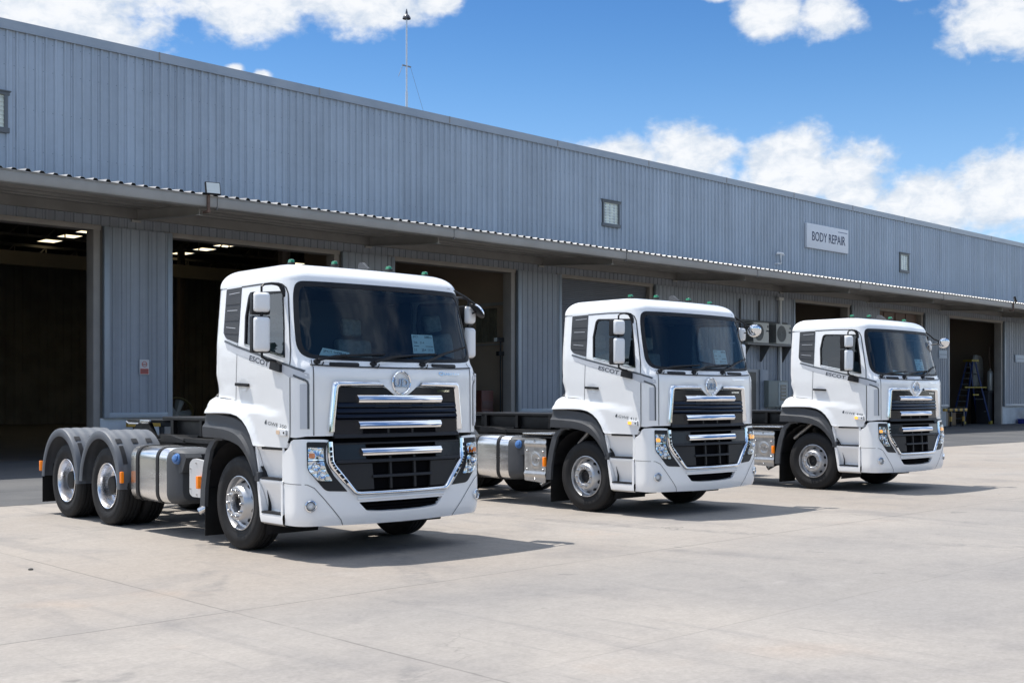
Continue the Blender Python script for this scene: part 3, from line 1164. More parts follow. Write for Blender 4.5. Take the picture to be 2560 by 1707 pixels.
# flood lights on the canopy edge
def flood(x, label, rz, face):
    s = wthing('flood_light', label, 'flood light', (x, CF0 - .12, 6.60), 'flood lights on the canopy edge', 0)
    mb = MB()
    mb.box(-.035, .035, -.03, .03, .0, .42, .005)
    mb.box(-.03, .05, -.02, .25, -.06, .0, .005)
    mb.build('bracket', mat('rusty_bracket', (.16, .10, .075), .8, var=.3, vscale=8), s)
    M = Matrix.Translation((.09, -.06, .56)) @ Matrix.Rotation(rz, 4, 'Z') @ Matrix.Rotation(math.radians(-14), 4, 'X')
    mb = MB()
    mb.box(-.20, .20, -.045, .045, -.17, .17, .015)
    mb.v = [tuple(M @ Vector(p)) for p in mb.v]
    h = mb.build('lamp_housing', BLACKP, s)
    mb = MB()
    mb.box(-.175, .175, -.052, -.046, -.145, .145)
    mb.v = [tuple(M @ Vector(p)) for p in mb.v]
    mb.build('lamp_glass', mat('flood_glass', (.72, .75, .72), .25, coat=.5), s)


flood(15.36, 'square flood light with white face on the canopy edge above the first pier', math.radians(-12), 1)
flood(65.35, 'small flood light on the canopy edge far to the right', math.radians(30), 1)

# vent pipe on the wall
s = wthing('vent_pipe', 'pale swan-neck vent pipe on the upper wall left of the BODY REPAIR sign', 'pipe', (48.15, W - .02, 8.1))
mb = MB()
mb.tube([(-.2, 0, .02), (-.2, -.16, .02), (.05, -.18, .04), (.05, -.18, .48), (.02, -.18, .52)], .045, 10)
mb.tube([(-.28, -.18, .46), (-.24, -.18, .52), (0, -.18, .54), (.22, -.18, .52), (.27, -.18, .46)], .055, 10)
mb.build('pipe', mat('pvc_pale', (.82, .83, .84), .5), s)

# mast on the roof
s = wthing('lightning_mast', 'thin steel mast with a small hood standing behind the roof edge', 'mast', (29.65, 37.0, 10.7))
mb = MB()
mb.tube([(0, 0, 0), (0, 0, 3.4)], .050, 10)
mb.tube([(0, 0, 3.4), (0, 0, 6.55)], .036, 10)
mb.build('pole', mat('galvanised', (.55, .58, .62), .35, metal=.7), s)
mb = MB()
mb.lathe([(.17, 6.36), (.16, 6.42), (.11, 6.50), (.05, 6.55), (.045, 6.62), (.02, 6.74), (.003, 6.78)], (0, 0, 0), (0, 0, 1), 20)
mb.build('hood', mat('mast_dark', (.10, .10, .11), .35, metal=.7), s)
mb = MB()
mb.box(-.22, .22, -.02, .02, 4.42, 4.47)
mb.tube([(-.2, 0, 4.44), (-.42, 0, 3.95)], .010, 5)
mb.tube([(.2, 0, 4.44), (1.9, .4, 1.2), (2.6, .6, 0.0)], .006, 5)
mb.build('guy_wires', mat('wire_grey', (.25, .27, .30), .5), s)

# air-conditioning shelf
s = wthing('equipment_shelf', 'steel wall shelf on triangular brackets carrying the air conditioners', 'shelf', (46.7, W - .165, 4.0))
mb = MB()
mb.box(-2.1, 1.95, -.62, .0, .12, .20, .008)
mb.build('shelf_deck', STEEL, s)
for x in (-1.75, -.20, 1.6):
    mb = MB()
    mb.prism([(0, .12), (-.60, .12), (-.52, .06), (-.08, -.62), (0, -.62)], 'x', x - .02, x + .02)
    mb.build('shelf_bracket', mat('dark_steel', (.10, .10, .10), .6), s)
mb = MB()
for x in (-1.85, -.30):
    mb.box(x - .03, x + .03, -.06, -.0, .20, 2.25)
mb.box(-2.1, 1.95, -.12, .0, 1.20, 1.30)
mb.build('shelf_post', mat('dark_steel', (.10, .10, .10), .6), s)
for x, lab in ((45.75, 'beige air conditioner outdoor unit, left one on the wall shelf'), (47.62, 'cream air conditioner with round fan grille, right one on the wall shelf')):
    u = wthing('air_conditioner', lab, 'air conditioner', (x, W - .48, 4.205), 'air conditioner units on the shelf')
    mb = MB()
    mb.box(-.62, .62, -.26, .24, .02, .96, .02)
    c = mb.build('casing', mat('ac_cream', (.62, .60, .54), .5, var=.05, vscale=2), u)
    mb = MB()
    mb.disc((-.20, -.262, .50), (0, 1, 0), .36, .02, 32)
    for r in (.10, .19, .28, .36):
        mb.lathe([(r, -.275), (r + .012, -.285), (r + .024, -.275)], (-.20, 0, .50), (0, 1, 0), 28)
    mb.build('fan_grille', mat('ac_grille', (.17, .17, .16), .6), u)
    mb = MB()
    mb.box(.42, .62, -.275, -.258, .55, .62)
    mb.box(.50, .56, -.275, -.258, .74, .84)
    mb.build('service_cover', mat('ac_dark', (.05, .05, .05), .6), u)
    mb = MB()
    for k in range(7):
        mb.box(-.64, -.622, -.24 + k * .065, -.20 + k * .065, .08, .92)
    mb.build('side_fins', mat('ac_fin', (.12, .12, .12), .6), u)
# trunking and switch cabinet
s = wthing('downpipe', 'white square downpipe running down the wall behind the air conditioners', 'pipe', (48.02, W - .27, .3))
mb = MB()
mb.box(-.075, .075, -.06, .06, 0, 6.05, .01)
mb.build('pipe', mat('pvc_white', (.62, .62, .62), .5), s)
mb = MB()
mb.box(-.20, .20, -.09, .10, 6.05, 6.20, .015)
mb.build('pipe_head', mat('pvc_white', (.62, .62, .62), .5), s)
s = wthing('switch_cabinet', 'grey-green electrical cabinet with a framed window below the air conditioners', 'cabinet', (47.5, W - .34, 1.24))
mb = MB()
mb.box(-.85, .80, -.20, .16, 0, 1.25, .015)
mb.build('cabinet_body', mat('cabinet_green', (.24, .26, .24), .5, var=.06, vscale=2), s)
mb = MB()
mb.box(-.05, .72, -.225, -.198, .08, 1.18, .01)
mb.build('cabinet_door', mat('cabinet_pale', (.42, .45, .44), .5), s)
mb = MB()
mb.box(.10, .60, -.235, -.2245, .30, 1.05)
mb.build('cabinet_window', mat('cabinet_glass', (.06, .07, .07), .15), s)
mb = MB()
for z in (.42, .58, .74, .90):
    mb.box(.16, .54, -.241, -.2352, z, z + .07)
mb.build('breakers', mat('breaker_grey', (.35, .36, .36), .5), s)
mb = MB()
for x in (-.65, .10, .35):
    mb.tube([(x, -.05, 0), (x + .03, -.05, -.5), (x, -.06, -1.22)], .03, 8)
mb.build('cables', mat('cable_grey', (.28, .29, .30), .5), s)


# guard rails protecting the piers
def rail(x0, x1, y, label, zt=1.03, posts=None):
    s = wthing('guard_rail', label, 'guard rail', ((x0 + x1) / 2, y, 0), 'yellow and black guard rails at the piers')
    c = (x0 + x1) / 2
    mb = MB()
    mb.box(x0 - c, x1 - c, -.07, .07, zt - .16, zt, .02)
    r = mb.build('rail_beam', mat('rail_yellow', (.50, .30, .05), .6, var=.2, vscale=4), s)
    mb = MB()
    n = max(2, int((x1 - x0) / .32))
    for k in range(1, n, 2):
        xa = x0 - c + (x1 - x0) * k / n
        mb.box(xa, xa + (x1 - x0) / n, -.074, .074, zt - .164, zt + .004, .012)
    mb.build('black_stripes', BLACKP, s)
    for x in posts or (x0 + .25, x1 - .25):
        mb = MB()
        mb.box(x - c - .06, x - c + .06, -.05, .05, 0, zt - .16, .008)
        mb.box(x - c - .13, x - c + .13, -.12, .12, 0, .02)
        mb.build('post', BLACKP, s)
        mb = MB()
        mb.box(x - c - .063, x - c + .063, -.053, .053, .30, .58)
        mb.build('post_band', mat('rail_yellow', (.50, .30, .05), .6, var=.2, vscale=4), s)


rail(14.75, 16.05, W - .75, 'yellow guard rail before the pier with the no smoking notice')
rail(31.2, 32.6, W - .75, 'yellow and black guard rail before the pier between the second and middle truck bays')
rail(48.3, 49.3, W - .75, 'yellow topped guard rail beneath the electrical cabinet')
rail(64.0, 66.9, W - .75, 'yellow and black striped guard rail at the left of the ladder bay', 1.05, (64.9, 66.5))
rail(75.7, 77.2, W - .75, 'orange guard rail at the far right edge beside the blue box')

# things at the far-right pier
s = wthing('plastic_crate', 'dark blue plastic crate on the ground against the white plinth', 'crate', (75.9, W - .42, .006))
mb = MB()
mb.box(-.42, .42, -.22, .22, 0, .26, .02)
mb.build('crate_body', mat('crate_blue', (.01, .02, .22), .5), s)
mb = MB()
mb.box(-.46, .46, -.25, .25, .25, .30, .012)
mb.build('crate_rim', mat('crate_blue', (.01, .02, .22), .5), s)
s = wthing('hand_truck', 'black metal trolley leaning beside the blue crate at the right edge', 'trolley', (76.75, W - .62, .006))
mb = MB()
for y in (-.2, .2):
    mb.tube([(-.75, y, 1.05), (-.55, y, .85), (.1, y, .10), (.25, y, .08)], .05, 8)
mb.build('frame', BLACKP, s)
mb = MB()
mb.tube([(-.62, -.2, .92), (-.62, .2, .92)], .03, 6)
mb.tube([(-.2, -.2, .45), (-.2, .2, .45)], .03, 6)
mb.build('cross_bars', BLACKP, s)
for y in (-.28, .28):
    mb = MB()
    mb.lathe([(.001, -.04), (.10, -.04), (.20, -.05), (.23, 0), (.20, .05), (.10, .04), (.001, .04)], (.15, y, .23), (0, 1, 0), 20)
    mb.build('wheel', TYRE, s)

# work light on a stand inside the third bay
s = wthing('work_light', 'black twin work light on a tall pole inside the open bay', 'work light', (30.2, W + .42, .01))
mb = MB()
mb.tube([(0, 0, .05), (0, 0, 3.8)], .03, 8)
mb.tube([(.12, 0, .05), (.12, 0, 3.32)], .024, 8)
mb.box(-.25, .3, -.2, .2, 0, .08, .02)
mb.build('stand', BLACKP, s)
for z, x0 in ((3.78, -.26), (3.26, -.16)):
    mb = MB()
    mb.box(x0, x0 + .50, -.09, .09, z, z + .17, .02)
    mb.build('lamp_head', BLACKP, s)
mb = MB()
mb.box(-.272, -.2605, -.075, .075, 3.795, 3.935)
mb.build('lamp_glass', mat('flood_glass', (.72, .75, .72), .25, coat=.5), s)
s = wthing('tool_cabinet', 'dark red tool cabinet on the floor below the work light', 'cabinet', (29.6, W + .75, .01))
mb = MB()
mb.box(-.3, .3, -.25, .25, .1, 1.95, .02)
mb.build('cabinet_body', mat('cabinet_red', (.10, .03, .02), .5, var=.1, vscale=2), s)
mb = MB()
for z in (.2, .55, .9, 1.25):
    mb.box(-.27, .27, -.265, -.248, z, z + .30, .008)
mb.build('drawer', mat('drawer_dark', (.07, .03, .025), .5), s)

# step ladder and stored things in the far bay
s = wthing('step_ladder', 'blue A-frame step ladder with yellow top and yellow feet inside the far bay', 'ladder', (72.0, W + 1.3, .006), None, math.radians(-18))
def rung_leg(sg, wtop, wbot, span):
    out = []
    for k in (-1, 1):
        out.append([(sg * span, k * wbot / 2, 0), (sg * .10, k * wtop / 2, 3.95)])
    return out
BL = mat('ladder_blue', (.008, .03, .13), .5)
YE = mat('ladder_yellow', (.30, .23, .02), .5)
for sg, nm in ((-1, 'front_leg'), (1, 'rear_leg')):
    legs = rung_leg(sg, .45, 1.0, 1.15)
    for leg in legs:
        mb = MB()
        mb.tube(leg, .062, 4)
        mb.build(nm, BL, s)
    mb = MB()
    nr = 10 if sg < 0 else 4
    for k in range(1, nr + 1):
        t = k / (nr + 1)
        p = [tuple(a + (b - a) * t for a, b in zip(*leg)) for leg in legs]
        mb.tube(p, .04, 6)
    mb.build('rungs', mat('ladder_alu', (.5, .5, .5), .4, metal=.6), s)
mb = MB()
mb.box(-.32, .32, -.36, .36, 3.94, 4.06, .02)
mb.build('top_cap', YE, s)
mb = MB()
for x in (-1.15, 1.15):
    for y in (-.5, .5):
        mb.box(x - .09, x + .09, y - .09, y + .09, 0, .20, .02)
mb.build('ladder_feet', YE, s)
mb = MB()
mb.box(-.95, .95, -.40, -.34, 2.28, 2.36)
mb.box(-.25, .25, -.40, -.34, 1.8, 1.9)
mb.build('spreader', YE, s)
s = wthing('body_panel', 'pale rounded vehicle body panel standing behind the blue ladder', 'body panel', (74.0, W + 1.75, .01))
mb = MB()
mb.prism(fillet([(-.62, 2.3), (.60, 2.3), (.66, 3.6), (.50, 4.35), (-.55, 4.42), (-.62, 4.1)], [.05, .05, .5, .3, .1, .05], 5), 'y', -.06, .06)
mb.build('panel', mat('panel_pale', (.52, .52, .50), .5), s)
mb = MB()
mb.box(-.6, .6, -.2, .2, 0, 2.32, .02)
mb.build('stand', BLACKP, s)
s = wthing('work_bench', 'dark cluttered bench along the side wall of the ladder bay', 'bench', (73.55, W + .95, .01))
mb = MB()
mb.box(-.8, .9, -.45, .45, 1.95, 2.1, .02)
mb.build('bench_top', mat('bench_dark', (.03, .03, .035), .6), s)
mb = MB()
mb.box(-.75, .85, -.4, .4, 0, 1.95, .02)
mb.build('bench_base', mat('bench_dark2', (.02, .02, .025), .6), s)
s = wthing('gas_bottle', 'grey gas bottle with an upright hose standing on the dark bench', 'bottle', (73.55, W + .75, 2.112))
mb = MB()
mb.lathe([(.001, 0), (.17, .0), (.19, .03), (.19, 1.1), (.14, 1.25), (.05, 1.32), (.05, 1.42), (.001, 1.42)], (0, 0, 0), (0, 0, 1), 20)
mb.build('bottle', mat('bottle_grey', (.45, .46, .45), .4, metal=.3), s)
mb = MB()
mb.tube([(0, 0, 1.40), (-.05, .05, 2.2), (-.08, .05, 2.75), (.12, 0, 2.95)], .05, 8)
mb.build('hose', mat('hose_brown', (.10, .06, .04), .6), s)
s = wthing('cardboard_box', 'brown cardboard box on the floor behind the striped guard rail', 'box', (68.3, W + 1.2, .01))
mb = MB()
mb.box(-.55, .55, -.4, .4, 0, .75, .01)
mb.build('carton', mat('cardboard', (.20, .13, .07), .8), s)
mb = MB()
mb.box(-.56, .56, -.05, .05, .744, .755)
mb.build('tape', mat('tape', (.3, .22, .13), .4), s)
s = wthing('drum_fan', 'dim yellow drum fan on the floor inside the second dark bay', 'fan', (17.9, W + 2.4, .01))
mb = MB()
mb.lathe([(.52, -.18), (.56, 0), (.52, .18), (.50, .18), (.50, -.18)], (0, 0, 1.15), (.3, 1, 0), 28)
mb.build('fan_ring', mat('fan_yellow', (.30, .24, .10), .6), s)
mb = MB()
for k in range(5):
    a = 2 * PI * k / 5
    mb.tube([(0, 0, 1.15), (.46 * math.cos(a), 0, 1.15 + .46 * math.sin(a))], [.08, .16], 6)
mb.build('fan_blades', mat('fan_grey', (.2, .2, .18), .5), s)
mb = MB()
mb.tube([(-.4, 0, .02), (-.3, 0, .75)], .03, 6)
mb.tube([(.4, 0, .02), (.3, 0, .75)], .03, 6)
mb.box(-.45, .45, -.25, .25, 0, .05)
mb.build('fan_stand', BLACKP, s)
s = wthing('pebble', 'small dark stone lying on the pale concrete at the lower left', 'stone', (4.54, 11.59, 0))
mb = MB()
mb.lathe([(.001, 0), (.022, .003), (.026, .010), (.016, .017), (.001, .019)], (0, 0, 0), (0, 0, 1), 9)
mb.build('stone', mat('stone_dark', (.05, .05, .05), .9), s)

# ================================================================ TRUCKS
def lerp_tab(tab, z):
    if z <= tab[0][0]:
        return tab[0][1]
    for (a, b), (c, d) in zip(tab, tab[1:]):
        if z <= c:
            return b + (d - b) * (z - a) / (c - a)
    return tab[-1][1]


def sstep(t):
    t = min(1.0, max(0.0, t))
    return t * t * (3 - 2 * t)


KB = 0.065
LC = 0.31
CAB = dict(xf=[(1.17, 1.40), (1.95, 1.395), (2.03, 1.385), (2.09, 1.335), (2.15, 1.315), (2.93, 1.12), (3.0, 1.10)],
           w=[(1.1, 1.245), (1.95, 1.245), (2.3, 1.235), (2.95, 1.185)], cab=True)
BUM = dict(xf=[(.30, 1.385), (.40, 1.435), (.5, 1.45), (.75, 1.45), (1.0, 1.435), (1.27, 1.41)],
           w=[(.3, 1.225), (.45, 1.25), (1.3, 1.25)], cab=False)
XR = [(1.45, -.64), (1.632, -.581), (1.707, -.482), (1.715, -.41), (1.80, -.395), (1.95, -.455), (2.45, -.47), (2.95, -.462)]


def outline(S, z):
    xf = lerp_tab(S['xf'], z)
    w = lerp_tab(S['w'], z)
    yc = w - .2
    xa = xf - KB * yc * yc
    return xf, w, yc, xa, xa - .19


def swell(x, z):
    """body side below the shoulder crease stands out a little, more over the wheel arch"""
    zc = 1.707 - .117 * (x + .394)
    t = zc - z
    a = .042 * sstep(t / .055) * min(1.0, max(0.0, (1.06 - x) / 1.45)) ** .7
    if z < 1.62 and x < .62:
        d = 9.0
        for (x0, z0), (x1, z1) in zip(ARCH_OUT, ARCH_OUT[1:]):
            vx, vz = x1 - x0, z1 - z0
            q = min(1.0, max(0.0, ((x - x0) * vx + (z - z0) * vz) / (vx * vx + vz * vz)))
            d = min(d, math.hypot(x - x0 - q * vx, z - z0 - q * vz))
        a += .024 * sstep((.075 - d) / .05)
    return a


def base_pt(S, s, z):
    xf, w, yc, xa, xs = outline(S, z)
    a = abs(s)
    if a <= yc:
        x, y = xf - KB * a * a, a
    elif a <= yc + LC:
        th = (a - yc) / LC * PI / 2
        y = yc + (w - yc) * math.sin(th)
        x = xs + (xa - xs) * math.cos(th)
    else:
        x = xs - (a - yc - LC)
        y = w
        if S['cab']:
            y += swell(x, z)
            xr = lerp_tab(XR, z)
            t = min(1.0, max(0.0, (xr + .10 - x) / .10))
            y -= .025 * (1 - math.sqrt(1 - t * t * .98))
    return Vector((x, -y if s >= 0 else y, z))


def surf(S, s, z, off=0.0):
    p = base_pt(S, s, z)
    if off == 0:
        return p
    h = .004
    ds = base_pt(S, s + h, z) - base_pt(S, s - h, z)
    dz = base_pt(S, s, z + h) - base_pt(S, s, z - h)
    n = ds.cross(dz)
    n.normalize()
    if n.x * 1.0 + n.y * (1 if p.y > 0 else -1) < 0:
        n = -n
    return p + n * off


def s_side(S, x, z, sg=1):
    xf, w, yc, xa, xs = outline(S, z)
    if x <= xs:
        a = yc + LC + xs - x
    else:
        a = yc + LC * math.acos(max(-1, min(1, (x - xs) / (xa - xs)))) / (PI / 2)
    return a * sg


def s_front(S, y, z):
    xf, w, yc, xa, xs = outline(S, z)
    a = abs(y)
    if a > yc:
        a = yc + LC * math.asin(min(1, (a - yc) / (w - yc))) / (PI / 2)
    return -a if y > 0 else a


def side_fn(S, sg=1):
    return lambda x, z, off=0.0: surf(S, s_side(S, x, z, sg), z, off)


def front_fn(S):
    return lambda y, z, off=0.0: surf(S, s_front(S, y, z), z, off)


def raw_fn(S):
    return lambda s, z, off=0.0: surf(S, s, z, off)


def mirror_y(poly):
    return [(-p[0], p[1]) for p in reversed(poly)]


CF = front_fn(CAB)
BF = front_fn(BUM)

# --- outlines measured on the side (x, z)
QUARTER = fillet([(-.281, 2.93), (.05, 2.935), (.049, 2.309), (-.215, 2.368), (-.285, 2.43)], [.02, .01, .01, .07, .07])
WINDOW = fillet([(.215, 2.865), (.165, 2.60), (.188, 2.284), (1.038, 2.121), (1.0, 2.45), (.925, 2.835)], [.07, 0, .015, .02, 0, .04])
WINDOW_IN = fillet([(.238, 2.838), (.192, 2.60), (.214, 2.296), (1.018, 2.142), (.978, 2.45), (.908, 2.815)], [.06, 0, .01, .015, 0, .035])
ARCH_OUT = [(.475, 1.183), (.455, 1.20), (.40, 1.30), (.33, 1.385), (.24, 1.455), (.13, 1.503), (0.0, 1.525), (-.16, 1.53), (-.35, 1.53), (-.63, 1.525)]
DARK_OUT = [(.515, .86), (.49, .95), (.447, 1.10), (.40, 1.20), (.34, 1.29), (.26, 1.372), (.16, 1.432), (.04, 1.468), (-.10, 1.488), (-.35, 1.512), (-.628, 1.53)]
DARK_IN = [(.475, .86), (.455, .90), (.40, .97), (.32, 1.06), (.24, 1.125), (.16, 1.172), (.06, 1.20), (-.04, 1.222), (-.22, 1.243), (-.45, 1.247), (-.664, 1.25)]
# --- outlines measured on the front (y, z)
def chaikin(poly, n=2):
    for _ in range(n):
        out = []
        for i, p in enumerate(poly):
            q = poly[(i + 1) % len(poly)]
            out += [(p[0] * .75 + q[0] * .25, p[1] * .75 + q[1] * .25), (p[0] * .25 + q[0] * .75, p[1] * .25 + q[1] * .75)]
        poly = out
    return poly


def sym(half):
    return half + [(-y, z) for y, z in reversed(half)]


WS_OUT = chaikin(sym([(.30, 2.948), (.98, 2.947), (1.10, 2.935), (1.138, 2.83), (1.160, 2.62), (1.176, 2.42), (1.186, 2.22), (1.13, 2.125), (.98, 2.105), (.5, 2.096), (.25, 2.093)]))
WS_IN = chaikin(sym([(.30, 2.893), (.95, 2.892), (1.06, 2.88), (1.094, 2.79), (1.116, 2.62), (1.130, 2.42), (1.136, 2.25), (1.09, 2.165), (.95, 2.146), (.5, 2.136), (.25, 2.133)]))
GRILLE_TOP = [(-.792, 1.816), (-.232, 1.816), (-.185, 1.80), (-.10, 1.738), (-.06, 1.727), (.06, 1.727), (.10, 1.738), (.185, 1.80), (.232, 1.816), (.792, 1.816), (.850, 1.275), (-.850, 1.275)]
GRILLE_LOW = [(-.862, 1.255), (.862, 1.255), (.862, 1.04), (.60, .712), (-.60, .712), (-.862, 1.04)]
HEADL_OUT = fillet([(-1.155, 1.243), (-1.163, .95), (-.972, .727), (-.715, .712), (-.872, .885), (-.955, 1.03), (-.952, 1.14), (-.935, 1.236)], [.02, .05, .05, .01, .03, .04, .02, .02], 4)


def body_poly(sg):
    P = []
    z0 = 1.30
    P += [(s_front(CAB, -y, z0), z0) for y in (0.0, .4, .8, 1.0)]
    P += [(s_side(CAB, x, z), z) for x, z in [(1.30, 1.30), (1.22, 1.285), (1.135, 1.29), (1.10, 1.23), (1.065, 1.175), (.80, 1.178)]]
    P += [(s_side(CAB, x, z), z) for x, z in ARCH_OUT]
    P += [(s_side(CAB, lerp_tab(XR, z), z), z) for z in (1.60, 1.65, 1.707, 1.715, 1.76, 1.80, 1.88, 1.95, 2.1, 2.45, 2.7, 2.95)]
    P += [(0.0, 2.95)]
    return P


def conv_side(poly):
    return [(s_side(CAB, x, z), z) for x, z in poly]


def conv_front_half(poly):
    """right half (y<=0) of a symmetric front polygon in s,z"""
    r = [(s_front(CAB, y, z), z) for y, z in poly if y < -1e-4]
    return r


def make_body(mb):
    ws = [(y, z) for y, z in densify(WS_OUT, .05) if y < -1e-3]
    # order: from bottom centre outwards round to the top centre
    ws.sort(key=lambda p: math.atan2(p[1] - 2.5, -p[0]))
    half = [(0.0, 2.092)] + [(s_front(CAB, y, z), z) for y, z in ws] + [(0.0, 2.945)]
    out = body_poly(1)
    # the windscreen notch is part of the outer outline on the centre line
    outer = out + half[::-1]
    win = conv_side(WINDOW)
    f = raw_fn(CAB)
    mb.patch(outer, f, [win], 0.0, 0.0, .045)
    mb.patch([(-s, z) for s, z in reversed(outer)], f, [[(-s, z) for s, z in reversed(win)]], 0.0, 0.0, .045)
    # returns at the wheel arch and the sill
    for sg in (1, -1):
        fn = side_fn(CAB, sg)
        edge = [(1.10, 1.23), (1.065, 1.175), (.80, 1.178)] + ARCH_OUT
        mb.loft([[fn(x, z), fn(x, z) + Vector((0, .10 * sg, -.02))] for x, z in densify(edge, .05, False)])
    # roof
    rows = []
    def ring(xf, w, xr, z, k=1.0, rc=.2):
        yc = w - rc
        xa = xf - KB * yc * yc
        xs = xa - .19
        half = []
        for i in range(13):
            y = yc * i / 12
            half.append((xf - KB * y * y, y))
        for i in range(1, 9):
            th = i / 8 * PI / 2
            half.append((xs + .19 * math.cos(th), yc + rc * math.sin(th)))
        rr = .05
        for i in range(1, 14):
            half.append((xs + (xr + rr - xs) * i / 13, w))
        for i in range(1, 7):
            th = i / 6 * PI / 2
            half.append((xr + rr - rr * math.sin(th), w - rr + rr * math.cos(th)))
        for i in range(1, 8):
            half.append((xr, (w - rr) * (1 - i / 7)))
        pts = [(x, -y) for x, y in half] + [(x, y) for x, y in half[-2:0:-1]]
        return [Vector((x, y, z)) for x, y in pts]
    for i in range(11):
        ph = i / 10 * PI / 2
        c = 1 - math.cos(ph)
        rows.append(ring(1.112 - .36 * c, 1.186 - .20 * c, -.475 + .20 * c, 2.948 + .205 * math.sin(ph)))
    top = rows[-1]
    cx = sum(p.x for p in top) / len(top)
    for k in (.8, .55, .3, .08):
        rows.append([Vector((cx + (p.x - cx) * k, p.y * k, 3.153 + .037 * (1 - k * k))) for p in top])
    mb.loft(rows, True, False)
    mb.f.append(tuple(range(len(mb.v) - len(top), len(mb.v))))
    # rear wall
    rr = []
    for z in (1.53, 1.632, 1.70, 1.76, 1.85, 1.95, 2.2, 2.45, 2.7, 2.95):
        xr = lerp_tab(XR, z)
        w = base_pt(CAB, s_side(CAB, xr, z), z).y
        rr.append([Vector((xr, w + (-2 * w) * k / 8, z)) for k in range(9)])
    mb.loft(rr)
    mb.box(-.40, 1.15, -1.10, 1.10, 1.30, 1.36)


SEAM_DOOR = [(.049, 2.935), (.45, 2.938), (.82, 2.925), (.90, 2.905), (.955, 2.867), (.985, 2.81), (1.0, 2.75), (1.055, 2.497), (1.095, 2.30), (1.115, 2.194), (1.139, 1.95), (1.143, 1.38), (1.137, 1.29), (1.10, 1.23)]


def make_gaps(mb):
    for sg in (1, -1):
        fn = side_fn(CAB, sg)
        mb.line(SEAM_DOOR, fn, .014, .0028, .04)
        mb.line([(.049, 2.30), (.036, 2.27), (.024, 1.667)], fn, .007, .0028)
        mb.line([(-.395, 1.708), (-.1, 1.686), (.03, 1.667)], fn, .009, .0028)
        mb.line([(-.455, 2.937), (-.28, 2.938)], fn, .006, .0028)
        ff = CF
        y = 1.075 * -sg
        mb.line([(y, 1.31), (y, 2.03)], ff, .010, .004)
        mb.line([(1.085 * -sg, 2.03), (1.065 * -sg, 2.10)], ff, .008, .004)
        mb.line([(-sg * 1.165, .80), (-sg * 1.10, .765), (-sg * 1.0, .66), (-sg * .786, .418), (-sg * .75, .36)], BF, .007, .004)
        bs = side_fn(BUM, sg)
        mb.line([(1.03, .805), (1.2, .803), (1.34, .80)], bs, .006, .004)
    mb.line([(-1.10, 2.046), (-.9, 2.038), (-.45, 2.029), (0, 2.026), (.45, 2.029), (.9, 2.038), (1.10, 2.046)], CF, .014, .004)


def make_quarter(mb, sg):
    fn = side_fn(CAB, sg)
    mb.patch(QUARTER, fn, (), .006, .012, .05)
    for z, dz in ((2.76, 0), (2.58, -.006), (2.44, -.02)):
        mb.line([(-.275, z), (.045, z + dz)], fn, .018, .011)


def make_quarter_lines(mb, sg):
    fn = side_fn(CAB, sg)
    mb.line([(-.20, 2.868), (.03, 2.875)], fn, .006, .013)
    mb.line([(-.22, 2.683), (.005, 2.678)], fn, .006, .013)
    mb.line([(-.22, 2.497), (-.01, 2.476)], fn, .006, .013)


def make_win_seal(mb, sg):
    fn = side_fn(CAB, sg)
    mb.patch(WINDOW, fn, [WINDOW_IN], .004, .03, .05)


def make_win_trim(mb, sg):
    fn = side_fn(CAB, sg)
    mb.line([(.20, 2.292), (1.03, 2.133)], fn, .010, .008)


def make_stripe_dark(mb, sg):
    fn = side_fn(CAB, sg)
    mb.line([(-.252, 2.343), (.036, 2.271), (1.0, 2.062), (1.144, 2.031), (1.255, 1.993), (1.285, 1.975)], fn, .024, .0050, .04)
    mb.line([(1.19, 1.937), (1.27, 1.898), (1.29, 1.884)], fn, .022, .0060, .03)
    s0 = s_side(CAB, 1.308, 1.6)
    f = raw_fn(CAB)
    mb.line([(sg * (s_side(CAB, 1.29, 1.88)), 1.885), (sg * (s0 + .012), 1.872), (sg * s0, 1.84), (sg * s0, 1.377)], f, .022, .0070, .04)


def make_stripe_grey(mb, sg):
    fn = side_fn(CAB, sg)
    up = [(-.240, 2.328), (.036, 2.258), (1.0, 2.050), (1.144, 2.018), (1.258, 1.980), (1.309, 1.952)]
    lo = [(-.200, 2.258), (.036, 2.186), (.974, 1.972), (1.136, 1.912), (1.26, 1.905), (1.312, 1.900)]
    mb.patch(up + lo[::-1], fn, (), .0032, 0, .04)
    s0 = s_side(CAB, 1.308, 1.6)
    mb.patch([(sg * (s0 + .012), 1.842), (sg * (s0 + .085), 1.842), (sg * (s0 + .085), 1.378), (sg * (s0 + .012), 1.378)], raw_fn(CAB), (), .0050, 0, .03)


def side_text(sg, x0, z0, slope, S=CAB, flip=None):
    """text frame on the side; on the left side of the truck letters run the other way"""
    fn = side_fn(S, sg)
    if sg > 0:
        return lambda u, q, off: fn(x0 + u, z0 + slope * u + q, off)
    return lambda u, q, off: fn(x0 + flip - u, z0 + slope * (flip - u) + q, off)


def make_handle(mb, sg):
    fn = side_fn(CAB, sg)
    mb.patch(fillet([(.056, 1.868), (.325, 1.856), (.325, 1.822), (.056, 1.834)], .012), fn, (), .035, .025, .04)
    for x in (.075, .30):
        mb.patch([(x - .012, 1.855), (x + .012, 1.855), (x + .012, 1.838), (x - .012, 1.838)], fn, (), .012, .012, .05)


def make_handle_cup(mb, sg):
    fn = side_fn(CAB, sg)
    mb.patch(ellipse(.20, 1.842, .105, .072, 20), lambda x, z, off: fn(x, z, off + .004 - .004 * max(0, 1 - ((x - .2) / .105) ** 2 - ((z - 1.842) / .072) ** 2)), (), .0025, 0, .03)


